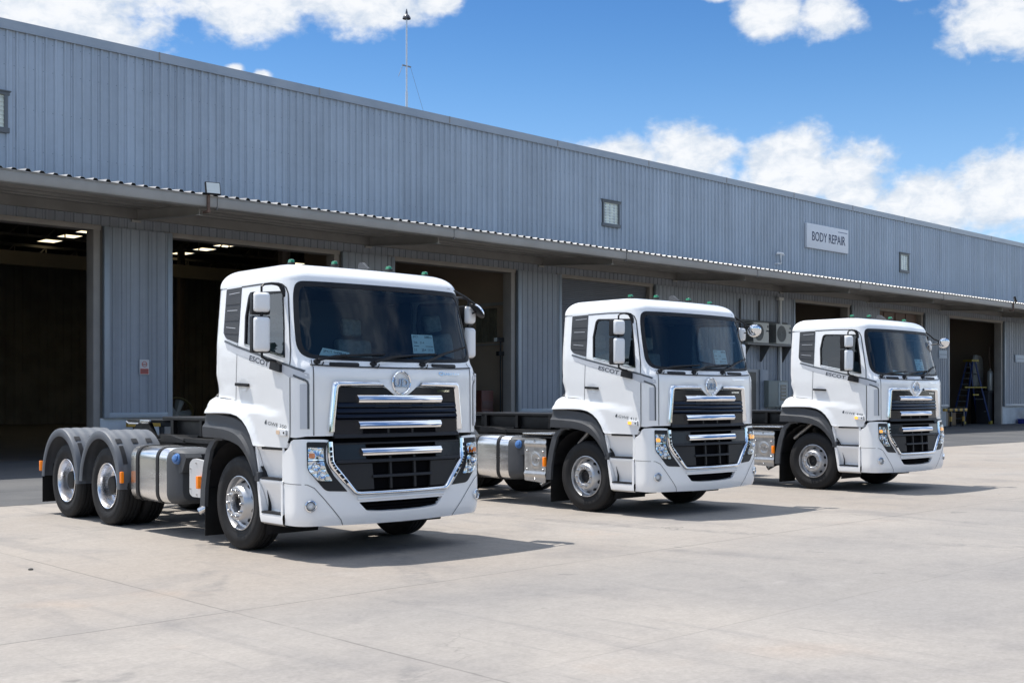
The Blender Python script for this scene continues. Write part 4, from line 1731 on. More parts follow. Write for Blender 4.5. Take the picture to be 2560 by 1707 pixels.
def make_side_marker(mb, sg):
    fn = side_fn(CAB, sg)
    mb.patch(fillet([(.911, 1.372), (1.092, 1.366), (1.092, 1.304), (.911, 1.312)], .015), fn, (), .026, .028, .04)


def make_side_amber(mb, sg):
    fn = side_fn(CAB, sg)
    mb.patch(fillet([(.922, 1.360), (.985, 1.358), (.985, 1.316), (.922, 1.320)], .012), fn, (), .030, .006, .04)


def make_marker_edge(mb, sg):
    fn = side_fn(CAB, sg)
    mb.line([(1.094, 1.368), (1.097, 1.302)], fn, .012, .02)
    mb.disc(fn(1.055, 1.335, .027), (0, -sg, 0), .012, .006, 12)


def make_arch_trim(mb, sg):
    fn = side_fn(CAB, sg)
    n = 40
    def res(poly):
        L = [0]
        for a, b in zip(poly, poly[1:]):
            L.append(L[-1] + math.hypot(b[0] - a[0], b[1] - a[1]))
        out = []
        for k in range(n + 1):
            d = L[-1] * k / n
            i = max(j for j in range(len(L)) if L[j] <= d + 1e-9)
            i = min(i, len(poly) - 2)
            t = (d - L[i]) / (L[i + 1] - L[i])
            out.append((poly[i][0] + (poly[i + 1][0] - poly[i][0]) * t, poly[i][1] + (poly[i + 1][1] - poly[i][1]) * t))
        return out
    a, b = res(DARK_OUT), res(DARK_IN)
    rows = []
    for p, q in zip(a, b):
        row = []
        for k in range(8):
            t = k / 7
            x, z = p[0] + (q[0] - p[0]) * t, p[1] + (q[1] - p[1]) * t
            y = 1.262 + .028 * sstep((t - .45) / .08) - .0 * t + .012 * math.sin(PI * t)
            row.append(Vector((x, -sg * y, z)))
        row.append(Vector((q[0], -sg * 1.10, q[1])))
        rows.append(row)
    mb.loft(rows)
    # flat inboard return along the top edge
    mb.loft([[Vector((p[0], -sg * 1.262, p[1])), Vector((p[0], -sg * 1.2, p[1] + .005))] for p in a])
    # step under the front end
    mb.box(.46, .54, min(-sg * 1.27, -sg * 1.12), max(-sg * 1.27, -sg * 1.12), .80, .90, .01)


def make_liner(mb, sg):
    rows = []
    for k in range(15):
        a = math.radians(-25 + 205 * k / 14)
        x, z = .70 * math.cos(a) - .03, .52 + .70 * math.sin(a)
        rows.append([Vector((x, -sg * 1.22, z)), Vector((x, -sg * .55, z))])
    mb.loft(rows)


def make_guard(mb, sg):
    # rear half of the front wheel guard, behind the tyre
    pts = [(-.44, 1.235), (-.56, 1.20), (-.66, 1.10), (-.73, .90), (-.785, .65), (-.80, .44)]
    rows = []
    for x, z in densify(pts, .06, False):
        rows.append([Vector((x + .10, -sg * 1.20, z)), Vector((x + .10, -sg * 1.245, z)), Vector((x, -sg * 1.25, z)), Vector((x - .02, -sg * 1.22, z)), Vector((x - .02, -sg * .62, z)), Vector((x + .01, -sg * .62, z)), Vector((x + .01, -sg * 1.20, z))])
    mb.loft(rows, False, False)
    mb.box(-.50, -.30, min(-sg * 1.24, -sg * 1.0), max(-sg * 1.24, -sg * 1.0), 1.215, 1.255, .008)


def flap(mb, x, y0, y1, z0, z1, t=.012):
    mb.box(x - t, x, min(y0, y1), max(y0, y1), z0, z1, .004)


def make_step(mb, sg):
    prof = [(1.240, 1.172), (1.236, 1.150), (1.222, 1.12), (1.200, 1.04), (1.182, .95), (1.172, .875), (1.172, .845), (1.18, .838), (1.24, .832), (1.252, .822), (1.253, .795),
            (1.240, .765), (1.215, .70), (1.192, .60), (1.178, .52), (1.178, .490), (1.186, .478), (1.25, .470), (1.262, .46), (1.265, .43), (1.258, .37), (1.22, .345), (1.10, .345)]
    def xl(z):
        return lerp_tab([(.34, .585), (.46, .560), (.80, .500), (.85, .480), (1.0, .455), (1.2, .435)], z)
    rows = []
    for t in range(9):
        rows.append([Vector((xl(z) + (1.022 - xl(z)) * t / 8, -sg * y, z)) for y, z in prof])
    mb.loft(rows)
    # cheeks closing the recesses at both ends
    for end in (0, 1):
        for lo, hi in ((.83, 1.172), (.465, .80)):
            pr = [(y, z) for y, z in prof if lo - .01 <= z <= hi + .01]
            outer = [(1.245 if z > .8 else 1.262, z) for y, z in pr]
            rows = []
            for (y, z), (yo, zo) in zip(pr, outer):
                x = xl(z) if end == 0 else 1.022
                d = .045 if end == 0 else -.035
                rows.append([Vector((x, -sg * y, z)), Vector((x, -sg * yo, z)), Vector((x + d, -sg * yo, z)), Vector((x + d, -sg * (y + .005), z))])
            mb.loft(rows)


def make_tread(mb, sg, i):
    for z, y0, y1, xa in (((.842, 1.172, 1.256, .565), (.480, 1.178, 1.268, .60))[i:i + 1] if i < 2 else ()):
        mb.box(xa, .985, min(-sg * y0, -sg * y1), max(-sg * y0, -sg * y1), z - .012, z + .004, .004)
        for k in range(5):
            y = y0 + .02 + (y1 - y0 - .04) * k / 4
            mb.box(xa + .02, .965, -sg * y - .006, -sg * y + .006, z + .003, z + .010)
    if i == 2:
        mb.box(.575, .98, min(-sg * 1.215, -sg * 1.25), max(-sg * 1.215, -sg * 1.25), 1.148, 1.178, .005)


def bumper_poly():
    R = []
    for x, z in [(1.025, .365)]:
        R.append((s_side(BUM, x, z), z))
    bottom = [(-1.05, .362), (-.756, .355), (-.4, .348), (0, .345)]
    left_b = [(s_front(BUM, y, z), z) for y, z in bottom]
    up = [(s_side(BUM, x, z), z) for x, z in [(1.025, .6), (1.025, 1.10), (1.04, 1.135), (1.10, 1.165), (1.135, 1.20), (1.16, 1.245), (1.20, 1.266)]]
    top = [(s_front(BUM, y, z), z) for y, z in [(-1.19, 1.27), (-1.05, 1.268), (-.96, 1.264), (-.915, 1.258)]]
    inn = [(s_front(BUM, y, z), z) for y, z in [(-.925, 1.20), (-.925, 1.015), (-.80, .84), (-.645, .675), (0, .675)]]
    half = R + up + top + inn          # right side going up and over to the centre
    low = left_b                       # bottom right to centre
    right = low[::-1] + half           # centre bottom -> right -> up -> centre of the notch
    left = [(-s, z) for s, z in reversed(right)]
    out = right + left
    res = []
    for p in out:
        if not res or (abs(p[0] - res[-1][0]) + abs(p[1] - res[-1][1])) > 1e-4:
            res.append(p)
    if abs(res[0][0] - res[-1][0]) + abs(res[0][1] - res[-1][1]) < 1e-4:
        res.pop()
    return res


INTAKE = fillet([(-.575, .590), (.575, .590), (.475, .492), (.28, .478), (0, .473), (-.28, .478), (-.475, .492)], [.015, .015, .03, 0, 0, 0, .03])


def make_bumper(mb):
    hole = [(s_front(BUM, y, z), z) for y, z in INTAKE]
    mb.patch(bumper_poly(), raw_fn(BUM), [hole], 0.0, .05, .05)
    # lower lip under the intake
    mb.ribbon([(-.60, .648), (-.3, .65), (0, .651), (.3, .65), (.60, .648)], [(-.585, .605), (-.3, .606), (0, .606), (.3, .606), (.585, .605)], BF, 5, .0, .012)


def make_intake(mb):
    mb.patch(INTAKE, BF, (), -.06, .01, .08)  # closed black sheet in place of the shade inside the intake
    for z in (.55, .515):
        mb.patch([(-.54, z + .008), (.54, z + .008), (.53, z - .008), (-.53, z - .008)], BF, (), -.03, .02, .08)


def make_fog(mb, sg):
    o = BF(-sg * 1.135, .578, .004)
    n = (BF(-sg * 1.135, .578, .05) - o).normalized()
    mb.lathe([(.060, -.01), (.060, .010), (.052, .014), (.047, .006), (.047, -.012)], o, n, 24)
    mb.disc(o - n * .012, n, .047, .006, 24)


def make_fog_glass(mb, sg):
    o = BF(-sg * 1.135, .578, .004)
    n = (BF(-sg * 1.135, .578, .05) - o).normalized()
    mb.lathe([(.047, .0), (.04, .010), (.025, .016), (.004, .018)], o, n, 20)


def sgn_poly(poly, sg):
    return poly if sg > 0 else mirror_y(poly)


def make_headlight(mb, sg):
    mb.patch(sgn_poly(HEADL_OUT, sg), BF, (), .004, .05, .05)


def make_head_reflector(mb, sg, i):
    a = fillet([(-1.146, 1.185), (-1.150, 1.068), (-.984, 1.062), (-.982, 1.176)], .012)
    b = fillet([(-1.152, 1.046), (-1.156, .955), (-1.06, .838), (-.892, .832), (-.955, .93), (-.986, 1.038)], [.012, .04, .03, .02, .03, .012])
    mb.patch(sgn_poly((a, b)[i], sg), BF, (), .010, .012, .03)


def make_head_glass(mb, sg):
    c = fillet([(-1.152, 1.190), (-1.160, .952), (-1.062, .832), (-.885, .826), (-.952, .93), (-.978, 1.05), (-.976, 1.182)], .012)
    mb.patch(sgn_poly(c, sg), BF, (), .024, 0, .05)


def make_head_inner(mb, sg):
    for (y, z, r) in ((-1.075, .985, .048), (-1.01, .895, .040)):
        o = BF(-sg * -y if False else sg * y, z, .012)
        n = (BF(sg * y, z, .06) - o).normalized()
        mb.lathe([(r, .0), (r * .95, .012), (r * .8, .004), (r * .35, -.002), (r * .3, .014), (0.002, .016)], o, n, 20)
    mb.line([(sg * -1.15, 1.057), (sg * -.985, 1.052)], BF, .012, .022)


def make_head_amber(mb, sg):
    mb.patch(sgn_poly(fillet([(-1.140, 1.125), (-1.140, 1.075), (-1.085, 1.073), (-1.085, 1.122)], .012), sg), BF, (), .018, .008, .04)


CH_TOP_O = [(-.915, 1.345), (-.912, 1.42), (-.885, 1.66), (-.868, 1.83), (-.858, 1.868), (-.83, 1.882), (-.55, 1.882), (-.33, 1.880), (-.292, 1.868)]
CH_TOP_I = [(-.836, 1.345), (-.832, 1.42), (-.806, 1.66), (-.791, 1.79), (-.785, 1.806), (-.765, 1.815), (-.55, 1.820), (-.26, 1.822), (-.225, 1.820)]
CH_LOW_O = [(-.938, 1.238), (-.938, 1.13), (-.936, 1.02), (-.91, .965), (-.80, .84), (-.66, .690), (-.63, .668), (-.58, .658), (-.3, .655), (0, .654)]
CH_LOW_I = [(-.865, 1.238), (-.865, 1.13), (-.862, 1.045), (-.845, 1.01), (-.75, .895), (-.62, .735), (-.595, .716), (-.56, .711), (-.3, .709), (0, .708)]


def make_chrome_top(mb, sg):
    for m in (sg,):
        pa = [(y * m, z) for y, z in CH_TOP_O]
        pb = [(y * m, z) for y, z in CH_TOP_I]
        mb.ribbon(pa, pb, CF, 8, .010, .040)


def make_chrome_low(mb):
    pa = CH_LOW_O + [(-y, z) for y, z in CH_LOW_O[-2::-1]]
    pb = CH_LOW_I + [(-y, z) for y, z in CH_LOW_I[-2::-1]]
    mb.ribbon(pa, pb, BF, 8, .010, .028)


def make_vent_slots(mb, m):
    for m in (m,):
        a = [(-.921, 1.19), (-.921, 1.03), (-.87, .945), (-.735, .79)]
        b = [(-.893, 1.19), (-.893, 1.035), (-.845, .955), (-.71, .80)]
        for i in range(3):
            for k in range(3):
                t0, t1 = k / 3 + .04, (k + 1) / 3 - .04
                L = lambda p, q, t: (p[0] + (q[0] - p[0]) * t, p[1] + (q[1] - p[1]) * t)
                q = [L(a[i], a[i + 1], t0), L(a[i], a[i + 1], t1), L(b[i], b[i + 1], t1), L(b[i], b[i + 1], t0)]
                mb.patch([(y * m, z) for y, z in q], BF, (), .040, .02, .08)


def bar(mb, y0, y1, z0, z1, S, prof, n=24, tap=0.0):
    """horizontal moulding across the front: prof = (t across height, stand-off)"""
    fn = front_fn(S)
    rows = []
    for k in range(n + 1):
        y = y0 + (y1 - y0) * k / n
        rows.append([fn(y * (1 - tap * t), z0 + (z1 - z0) * t, o) for t, o in prof])
    mb.loft(rows, True, True)


BARP = [(0, -.02), (0, .030), (.08, .042), (.30, .050), (.42, .058), (.60, .052), (.85, .040), (1.0, .026), (1.0, -.02)]


def make_chrome_bar(mb, i):
    y, z0, z1 = ((.562, 1.646, 1.731), (.550, 1.368, 1.453), (.534, 1.077, 1.162))[i]
    bar(mb, -y, y, z0, z1, CAB if i < 2 else BUM, BARP, 24, -.025)


def ledge(mb, y, z0, z1, S, d0, d1, tap=0.0):
    bar(mb, -y, y, z0, z1, S, [(0, -.03), (0, d0 * .75), (.12, d0), (.5, (d0 + d1) / 2 + .004), (.9, d1), (1.0, d1 * .7), (1.0, -.03)], 26, tap)


def make_grille(mb):
    # black sheets painting in the shade behind both blocks
    mb.patch(GRILLE_TOP, CF, (), .004, .004, .06)
    mb.patch(GRILLE_LOW, BF, (), -.04, .03, .08)
    mb.patch([(-.90, 1.36), (.90, 1.36), (.90, 1.20), (-.90, 1.20)], BF, (), -.075, .02, .1)


def make_grille_gloss(mb):
    top = [(-.786, 1.812), (-.232, 1.812), (-.185, 1.797), (-.10, 1.735), (-.06, 1.724), (.06, 1.724), (.10, 1.735), (.185, 1.797), (.232, 1.812), (.786, 1.812), (.800, 1.655), (-.800, 1.655)]
    mb.patch(top, CF, (), .014, .03, .07)
    ledge(mb, .803, 1.600, 1.650, CAB, .022, .010)
    ledge(mb, .812, 1.540, 1.590, CAB, .026, .010)
    ledge(mb, .818, 1.485, 1.532, CAB, .030, .012)
    for m in (1, -1):
        mb.patch([(m * .826, 1.475), (m * .50, 1.475), (m * .50, 1.315), (m * .842, 1.315)], CF, (), .010, .03, .08)
        mb.patch([(m * .856, 1.205), (m * .48, 1.205), (m * .48, 1.045), (m * .856, 1.045)], BF, (), .012, .03, .08)
    ledge(mb, .835, 1.455, 1.476, CAB, .022, .014)


def make_grille_satin(mb):
    ledge(mb, .850, 1.272, 1.318, CAB, .036, .018)
    ledge(mb, .856, 1.005, 1.045, BUM, .030, .020, .02)
    ledge(mb, .862, 1.205, 1.225, BUM, .018, .010)
    for m in (1, -1):
        low = [(m * .845, 1.0), (m * .40, 1.0), (m * .385, .722), (m * .615, .722)]
        mb.patch(low, BF, (), .004, .03, .08)
    for y in (-.165, .165):
        mb.patch([(y - .014, 1.085), (y + .014, 1.085), (y + .014, .722), (y - .014, .722)], BF, (), .010, .03, .08)
        mb.patch([(y - .014, 1.39), (y + .014, 1.39), (y + .014, 1.30), (y - .014, 1.30)], CF, (), .006, .02, .08)
    ledge(mb, .405, .842, .874, BUM, .022, .014)
    for y in (-.34, -.02, .3):
        mb.patch([(y, 1.655), (y + .17, 1.655), (y + .17, 1.598), (y, 1.598)], CF, (), .02, .02, .08)


def make_boss(mb):
    # the white peak that carries the badge
    out = fillet([(-.30, 1.90), (-.255, 1.838), (-.225, 1.828), (-.11, 1.745), (-.07, 1.728), (.07, 1.728), (.11, 1.745), (.225, 1.828), (.255, 1.838), (.30, 1.90)], .02)
    mb.patch(out, lambda y, z, off: CF(y, z, off + .014 * sstep((1.90 - z) / .10)), (), .004, .0, .04)
    lo = [(-.255, 1.838), (-.225, 1.828), (-.11, 1.745), (-.07, 1.728), (.07, 1.728), (.11, 1.745), (.225, 1.828), (.255, 1.838)]
    mb.loft([[CF(y, z, .018), CF(y, z - .004, -.01)] for y, z in lo])


def make_badge(mb):
    o = CF(0, 1.868, .016)
    n = (CF(0, 1.868, .1) - o).normalized()
    mb.lathe([(.128, -.005), (.128, .012), (.121, .020), (.114, .012), (.114, -.005)], o, n, 44)


def make_badge_letters(mb):
    o = CF(0, 1.868, .016)
    fn = lambda u, q, off: CF(-.096 + u, 1.824 + q, .018 + off)
    mb.text("UD", fn, .192, .086, .012, 0.0, 0.0, .012)
    mb.box(o.x, o.x + .012, -.095, .095, 1.818, 1.826)


def make_front_letters(mb, i):
    if i == 0: mb.text("Quester", lambda u, q, off: CF(.555 + u, 1.952 + q, off), .345, .042, .006, .25, .001, .01)
    if i == 1: mb.text("UD TRUCKS", lambda u, q, off: CF(.520 + u, 1.768 + q, .016 + off), .190, .020, .003, 0, 0, .01)


def make_wiper(mb, i):
    piv, mid, a, b = [((-1.018, 2.068), (-.80, 2.125), (-.72, 2.146), (-.16, 2.172)),
                      ((-.345, 2.055), (-.10, 2.13), (-.03, 2.150), (.58, 2.192)),
                      ((.331, 2.060), (.58, 2.155), (.60, 2.175), (1.085, 2.290))][i]
    P = lambda p, o: CF(p[0], p[1], o)
    mb.disc(P(piv, .02), (1, 0, .2), .030, .05, 14)
    mb.tube([P(piv, .045), P(mid, .055), P((a[0] * .5 + b[0] * .5, a[1] * .5 + b[1] * .5), .032)], [.017, .013, .009], 6)
    pts = [P((a[0] + (b[0] - a[0]) * t, a[1] + (b[1] - a[1]) * t), .020) for t in [k / 8 for k in range(9)]]
    mb.tube(pts, .012, 6)
    q = P((piv[0] + .07, piv[1] - .012), .02)
    mb.tube([P((piv[0] + .04, piv[1] - .035), .012), q, P((piv[0] + .075, piv[1] + .0), .02)], .006, 6)


def make_cowl(mb, i):
    for y0, y1, z in ((-.875, -.522, 2.050), (.484, .853, 2.058))[i:i + 1]:
        mb.patch(fillet([(y0, z + .018), (y1, z + .018), (y1, z - .012), (y0, z - .012)], .012), CF, (), .014, .02, .06)


def make_roof_lamp_base(mb):
    mb.box(-.05, .045, -.026, .026, 0.0, .030, .009)


def make_roof_lamp(mb):
    mb.loft([[Vector((x * k, y * k2, z)) for x, y in fillet([(-.040, -.023), (.036, -.023), (.036, .023), (-.040, .023)], .014, 4)] for k, k2, z in ((1, 1, .026), (1, .98, .042), (.9, .9, .056), (.6, .7, .063))], True, True)


def make_fin(mb):
    mb.prism([(-.10, 0), (.09, 0), (.06, .02), (-.02, .075), (-.07, .08), (-.095, .06)], 'y', -.018, .018)


def make_windscreen(mb):
    mb.patch(WS_IN, CF, (), -.002, 0, .08)


def make_ws_border(mb):
    mb.patch(WS_OUT, CF, [WS_IN], .003, .02, .05)


def make_side_glass(mb, sg):
    mb.patch(WINDOW_IN, side_fn(CAB, sg), (), -.010, 0, .08)


def make_lining(mb):
    mb.box(-.40, -.37, -1.15, 1.15, 1.40, 2.90)
    mb.box(-.38, .85, -1.10, 1.10, 2.88, 2.90)
    for sg in (1, -1):
        y = -sg * 1.165
        mb.box(-.38, 1.0, min(y, y + sg * .02), max(y, y + sg * .02), 1.40, 2.12)
        mb.box(-.38, .12, min(y, y + sg * .02), max(y, y + sg * .02), 2.12, 2.88)


def make_dash(mb):
    mb.prism([(.62, 1.45), (1.18, 1.45), (1.20, 2.04), (1.0, 2.06), (.72, 1.98), (.62, 1.80)], 'y', -1.12, 1.12)
    mb.box(-.38, .8, -1.10, 1.10, 1.37, 1.43)
    mb.prism([(.70, 1.96), (.95, 2.10), (.98, 2.04), (.76, 1.90)], 'y', -.80, -.30)


def make_seat(mb, y):
    mb.box(-.25, .32, y - .26, y + .26, 1.62, 1.80, .06, 3)
    bmx = MB()
    bmx.box(-.32, -.16, y - .25, y + .25, 1.78, 2.42, .06, 3)
    bmx.box(-.31, -.20, y - .14, y + .14, 2.46, 2.68, .05, 3)
    mb.add([(x - (z - 1.78) * .12, yy, z) for x, yy, z in bmx.v], bmx.f)
    mb.box(-.2, .25, y - .18, y + .18, 1.42, 1.63)


def make_steering(mb):
    c = Vector((.50, -.56, 2.0))
    ax = Vector((-.55, 0, .83)).normalized()
    a = Vector((0, 1, 0))
    b = ax.cross(a)
    pts = [c + (a * math.cos(2 * PI * k / 28) + b * math.sin(2 * PI * k / 28)) * .22 for k in range(29)]
    mb.tube(pts, .017, 8, False)
    mb.disc(c - ax * .02, ax, .075, .05, 16)
    for k in (0, 2.2, 4.1):
        mb.tube([c, c + (a * math.cos(k) + b * math.sin(k)) * .22], .014, 6)
    mb.tube([c, c - ax * .45], .03, 8)


def make_notice(mb, i):
    q = [[(.284, 2.418), (.603, 2.422), (.600, 2.212), (.278, 2.205)], [(-.90, 2.236), (-.585, 2.190), (-.60, 2.135), (-.955, 2.152)]][i]
    mb.patch(q, CF, (), -.016, .001, .08)


def make_notice_text(mb, i):
    o = -.0135
    if i == 0:
        def T(s, y, z, w, h): mb.text(s, lambda u, q, off: CF(y + u, z + q, o), w, h)
        T("JPCT", .300, 2.378, .085, .026)
        T("049816", .475, 2.378, .110, .030)
        T("THA", .300, 2.318, .055, .024)
        T("21-4", .395, 2.318, .060, .024)
        mb.line([(.298, 2.288), (.372, 2.288)], CF, .006, o)
        mb.line([(.472, 2.288), (.588, 2.288)], CF, .006, o)
        T("11", .300, 2.232, .030, .028)
        T("20-4", .405, 2.232, .065, .028)
        T("1111", .500, 2.232, .072, .030)
    else:
        mb.text("JPCT 049816", lambda u, q, off: CF(-.90 + u, 2.185 - .12 * u + q, o), .27, .030)


def make_mirror_shell(mb, sg, k):
    z0, z1 = ((2.600, 2.808), (2.186, 2.552))[k]
    y0, y1 = 1.345, 1.520
    rows = []
    for x, d in ((.872, 0.0), (.890, .0), (.915, .004), (.935, .014), (.945, .030), (.950, .055)):
        r = fillet([(y0 + d, z0 + d), (y1 - d, z0 + d), (y1 - d, z1 - d), (y0 + d, z1 - d)], .036, 4)
        rows.append([Vector((x, -sg * y, z)) for y, z in r])
    mb.loft(rows, True, True)
    turn(mb, sg)


def turn(mb, sg):
    a = math.radians(15) * -sg
    c, s = math.cos(a), math.sin(a)
    x0, y0 = .88, -sg * 1.432
    mb.v = [(x0 + (x - x0) * c - (y - y0) * s, y0 + (x - x0) * s + (y - y0) * c, z) for x, y, z in mb.v]


def make_mirror_rim(mb, sg, k):
    z0, z1 = ((2.578, 2.812), (2.172, 2.560))[k]
    a, b = -sg * 1.336, -sg * 1.534
    mb.box(.785, .885, min(a, b), max(a, b), z0, z1, .016, 2)
    turn(mb, sg)


def make_mirror_glass(mb, sg, k):
    z0, z1 = ((2.595, 2.796), (2.190, 2.548))[k]
    a, b = -sg * 1.350, -sg * 1.520
    mb.box(.779, .7845, min(a, b), max(a, b), z0, z1)
    turn(mb, sg)


def make_mirror_arm(mb, sg):
    y = -sg
    mb.tube([(.94, y * 1.185, 2.77), (.93, y * 1.20, 2.84), (.905, y * 1.215, 2.895), (.895, y * 1.25, 2.905), (.89, y * 1.32, 2.908), (.885, y * 1.40, 2.895), (.882, y * 1.43, 2.87), (.88, y * 1.43, 2.79)],
            [.018, .026, .026, .018, .013, .013, .013, .013], 8)


def make_mirror_link(mb, sg):
    y = -sg
    mb.tube([(.88, y * 1.43, 2.61), (.88, y * 1.43, 2.54)], .018, 8)


def make_mirror_foot(mb, sg):
    y = -sg
    mb.tube([(.88, y * 1.43, 2.20), (.882, y * 1.425, 2.13), (.892, y * 1.37, 2.10), (.90, y * 1.28, 2.090), (.90, y * 1.25, 2.07)], .015, 8)


def make_mirror_block(mb, sg):
    fn = side_fn(CAB, sg)
    mb.patch([(.790, 2.082), (.777, 2.008), (.985, 1.968), (.985, 2.052), (.91, 2.090), (.84, 2.100)], fn, (), .035, .04, .05)


def make_round_mirror(mb, c, n):
    mb.lathe([(.004, .055), (.05, .05), (.085, .034), (.108, .008), (.112, -.004)], c, n, 28)


def make_round_rim(mb, c, n):
    mb.lathe([(.108, -.004), (.115, .004), (.116, -.010), (.106, -.016), (.02, -.020), (.004, -.02)], c, n, 28)


def make_round_arm(mb, c, n):
    back = Vector(c) - Vector(n).normalized() * .02
    mb.patch([(.70, 2.965), (.86, 2.965), (.86, 2.985), (.70, 2.985)], lambda y, z, off: Vector((1.085 - KB * y * y + off, y, z)), (), .02, .04, .1)
    mb.tube([(1.05, .80, 2.975), (1.03, 1.0, 2.978), (1.0, 1.12, 2.965), (1.01, 1.28, 2.90), (1.03, 1.40, 2.83), back], .014, 8)
    mb.tube([back, (.95, 1.43, 2.72)], .010, 6)


def make_grab(mb):
    y = 1.295
    mb.tube([(1.16, 1.24, 1.985), (1.16, y, 1.975), (1.155, y, 1.94), (1.15, y, 1.42), (1.155, y - .01, 1.385), (1.16, 1.235, 1.375)], .015, 8)
    for z in (1.54, 1.70, 1.86):
        mb.tube([(1.155, y, z), (1.17, 1.225, z)], .011, 6)


# ---- wheels -----------------------------------------------------
TYRE_R = .527


def tyre_prof(y0, d=1):
    """radius, depth from the outer face"""
    p = [(.298, .030), (.325, .012), (.345, .014), (.36, .006), (.40, -.002), (.435, -.004), (.44, -.001), (.465, .000), (.49, .006), (.507, .018), (.512, .026),
         (.508, .030), (.515, .034), (.522, .042), (TYRE_R, .060)]
    mid = []
    for g in (.095, .150, .205):
        mid += [(TYRE_R, g - .009), (TYRE_R - .014, g - .006), (TYRE_R - .014, g + .006), (TYRE_R, g + .009)]
    q = [(r, .30 - h) for r, h in reversed(p)]
    return p + mid + q


def make_tyre(mb, x, yo, z, sg):
    """yo = |y| of the outer face"""
    prof = tyre_prof(0)
    mb.lathe([(r, h) for r, h in prof], (x, -sg * yo, z), (0, sg, 0), 56)


def make_front_rim(mb, x, yo, z, sg):
    prof = [(.306, .028), (.306, .016), (.298, .012), (.292, .02), (.286, .05), (.280, .085), (.262, .098), (.235, .075), (.205, .020), (.188, -.022), (.178, -.030),
            (.118, -.032), (.110, -.026), (.105, -.005), (.100, .03)]
    mb.lathe(prof, (x, -sg * yo, z), (0, sg, 0), 48)


def make_front_hub(mb, x, yo, z, sg):
    mb.lathe([(.100, .02), (.088, .012), (.080, .0), (.060, -.006), (.055, .006), (.03, .010), (.002, .010)], (x, -sg * yo, z), (0, sg, 0), 28)


def make_hole_shade(mb, x, yo, z, sg, n=10, r=.232, rear=False):  # dark ovals laid on the closed rim, painting shaded hand holes
    for k in range(n):
        a = 2 * PI * (k + .5) / n
        c = Vector((x + r * math.cos(a), -sg * (yo - .068), z + r * math.sin(a)))
        rad = Vector((math.cos(a), 0, math.sin(a)))
        tan = Vector((-math.sin(a), 0, math.cos(a)))
        nrm = (Vector((0, -sg, 0)) * .52 + rad * .85).normalized()
        sl = nrm.cross(tan).normalized()
        vs = []
        for q in range(14):
            t = 2 * PI * q / 14
            vs.append(c + tan * (.030 * math.cos(t)) + sl * (.024 * math.sin(t)) + nrm * .006)
        mb.add(vs, [tuple(range(14))])


def make_nut(mb, sg, h):
    mb.lathe([(.0185, .0), (.0185, h * .4), (.0145, h * .45), (.0145, h * .8), (.010, h), (.001, h)], (0, 0, 0), (0, -sg, 0), 10)


def add_nuts(w, x, yd, z, sg, r, h):
    for k in range(10):
        a = 2 * PI * k / 10
        n = part(w, 'wheel_nut', 'nut%d%.3f' % (sg, h), NUT, lambda mb: make_nut(mb, sg, h))
        n.location = (x + r * math.cos(a), -sg * yd, z + r * math.sin(a))


def make_rear_rim(mb, x, yo, z, sg):
    prof = [(.306, .026), (.308, .012), (.303, .006), (.295, .010), (.290, .024), (.282, .05), (.276, .10), (.272, .150), (.262, .172), (.240, .180), (.205, .176), (.135, .176), (.13, .17)]
    mb.lathe(prof, (x, -sg * yo, z), (0, sg, 0), 48)


def make_rear_hub(mb, x, yo, z, sg):
    mb.lathe([(.135, .18), (.132, .10), (.125, .075), (.118, .068), (.06, .062), (.03, .064), (.002, .064)], (x, -sg * yo, z), (0, sg, 0), 28)


def make_fender(mb, cx, sg, kind):
    """ribbed mudguard over one rear wheel pair"""
    zc, a, b = .53, .66, .735
    yo, yi = 1.255, .60
    def R(t, k=1.0):
        return Vector((cx + a * k * math.cos(t), 0, zc + b * k * math.sin(t)))
    ts = [math.radians(d) for d in range(-2, 183, 6)]
    # outer lip ring + ribbed cover
    rows = []
    for t in ts:
        row = []
        for (k, y) in ((.845, yo), (.86, yo + .006), (.965, yo + .008), (.99, yo), (1.0, yo - .02)):
            p = R(t, k)
            row.append(Vector((p.x, -sg * y, p.z)))
        ny = 26
        for q in range(1, ny + 1):
            y = yo - .02 - (yo - .02 - yi) * q / ny
            ph = (q % 6) / 6.0
            rib = .008 if q % 6 in (2, 3, 4) and 2 < q < ny - 1 else 0.0
            p = R(t, 1.0 + rib)
            row.append(Vector((p.x, -sg * y, p.z)))
        p = R(t, .93)
        row.append(Vector((p.x, -sg * yi, p.z)))
        rows.append(row)
    mb.loft(rows)


def make_fender_slot(mb, cx, sg, n):
    zc, a, b = .53, .66, .735
    for t0, t1, ys in ((math.radians(50), math.radians(57), (1.12, 1.20)), (math.radians(50), math.radians(57), (.90, .98)), (math.radians(50), math.radians(57), (.70, .78)),
                       (math.radians(24), math.radians(46), (1.13, 1.19)), (math.radians(24), math.radians(46), (.72, .77)))[n:n + 1]:
        rows = []
        for k in range(5):
            t = t0 + (t1 - t0) * k / 4
            rows.append([Vector((cx + a * 1.016 * math.cos(t), -sg * y, zc + b * 1.016 * math.sin(t))) for y in ys])
        mb.loft(rows)


def rounded(y0, y1, z0, z1, r, seg=6):
    return fillet([(y0, z0), (y1, z0), (y1, z1), (y0, z1)], r, seg)


def make_tank(mb):
    prof = rounded(-1.225, -.60, .385, 1.085, .16, 8)
    rows = []
    for x, k in ((-2.705, .93), (-2.70, .97), (-2.68, 1.0), (-2.2, 1.0), (-1.72, 1.0), (-1.70, .985)):
        cy, cz = -.9125, .735
        rows.append([Vector((x, cy + (y - cy) * k, cz + (z - cz) * k)) for y, z in prof])
    mb.loft(rows, True, True)


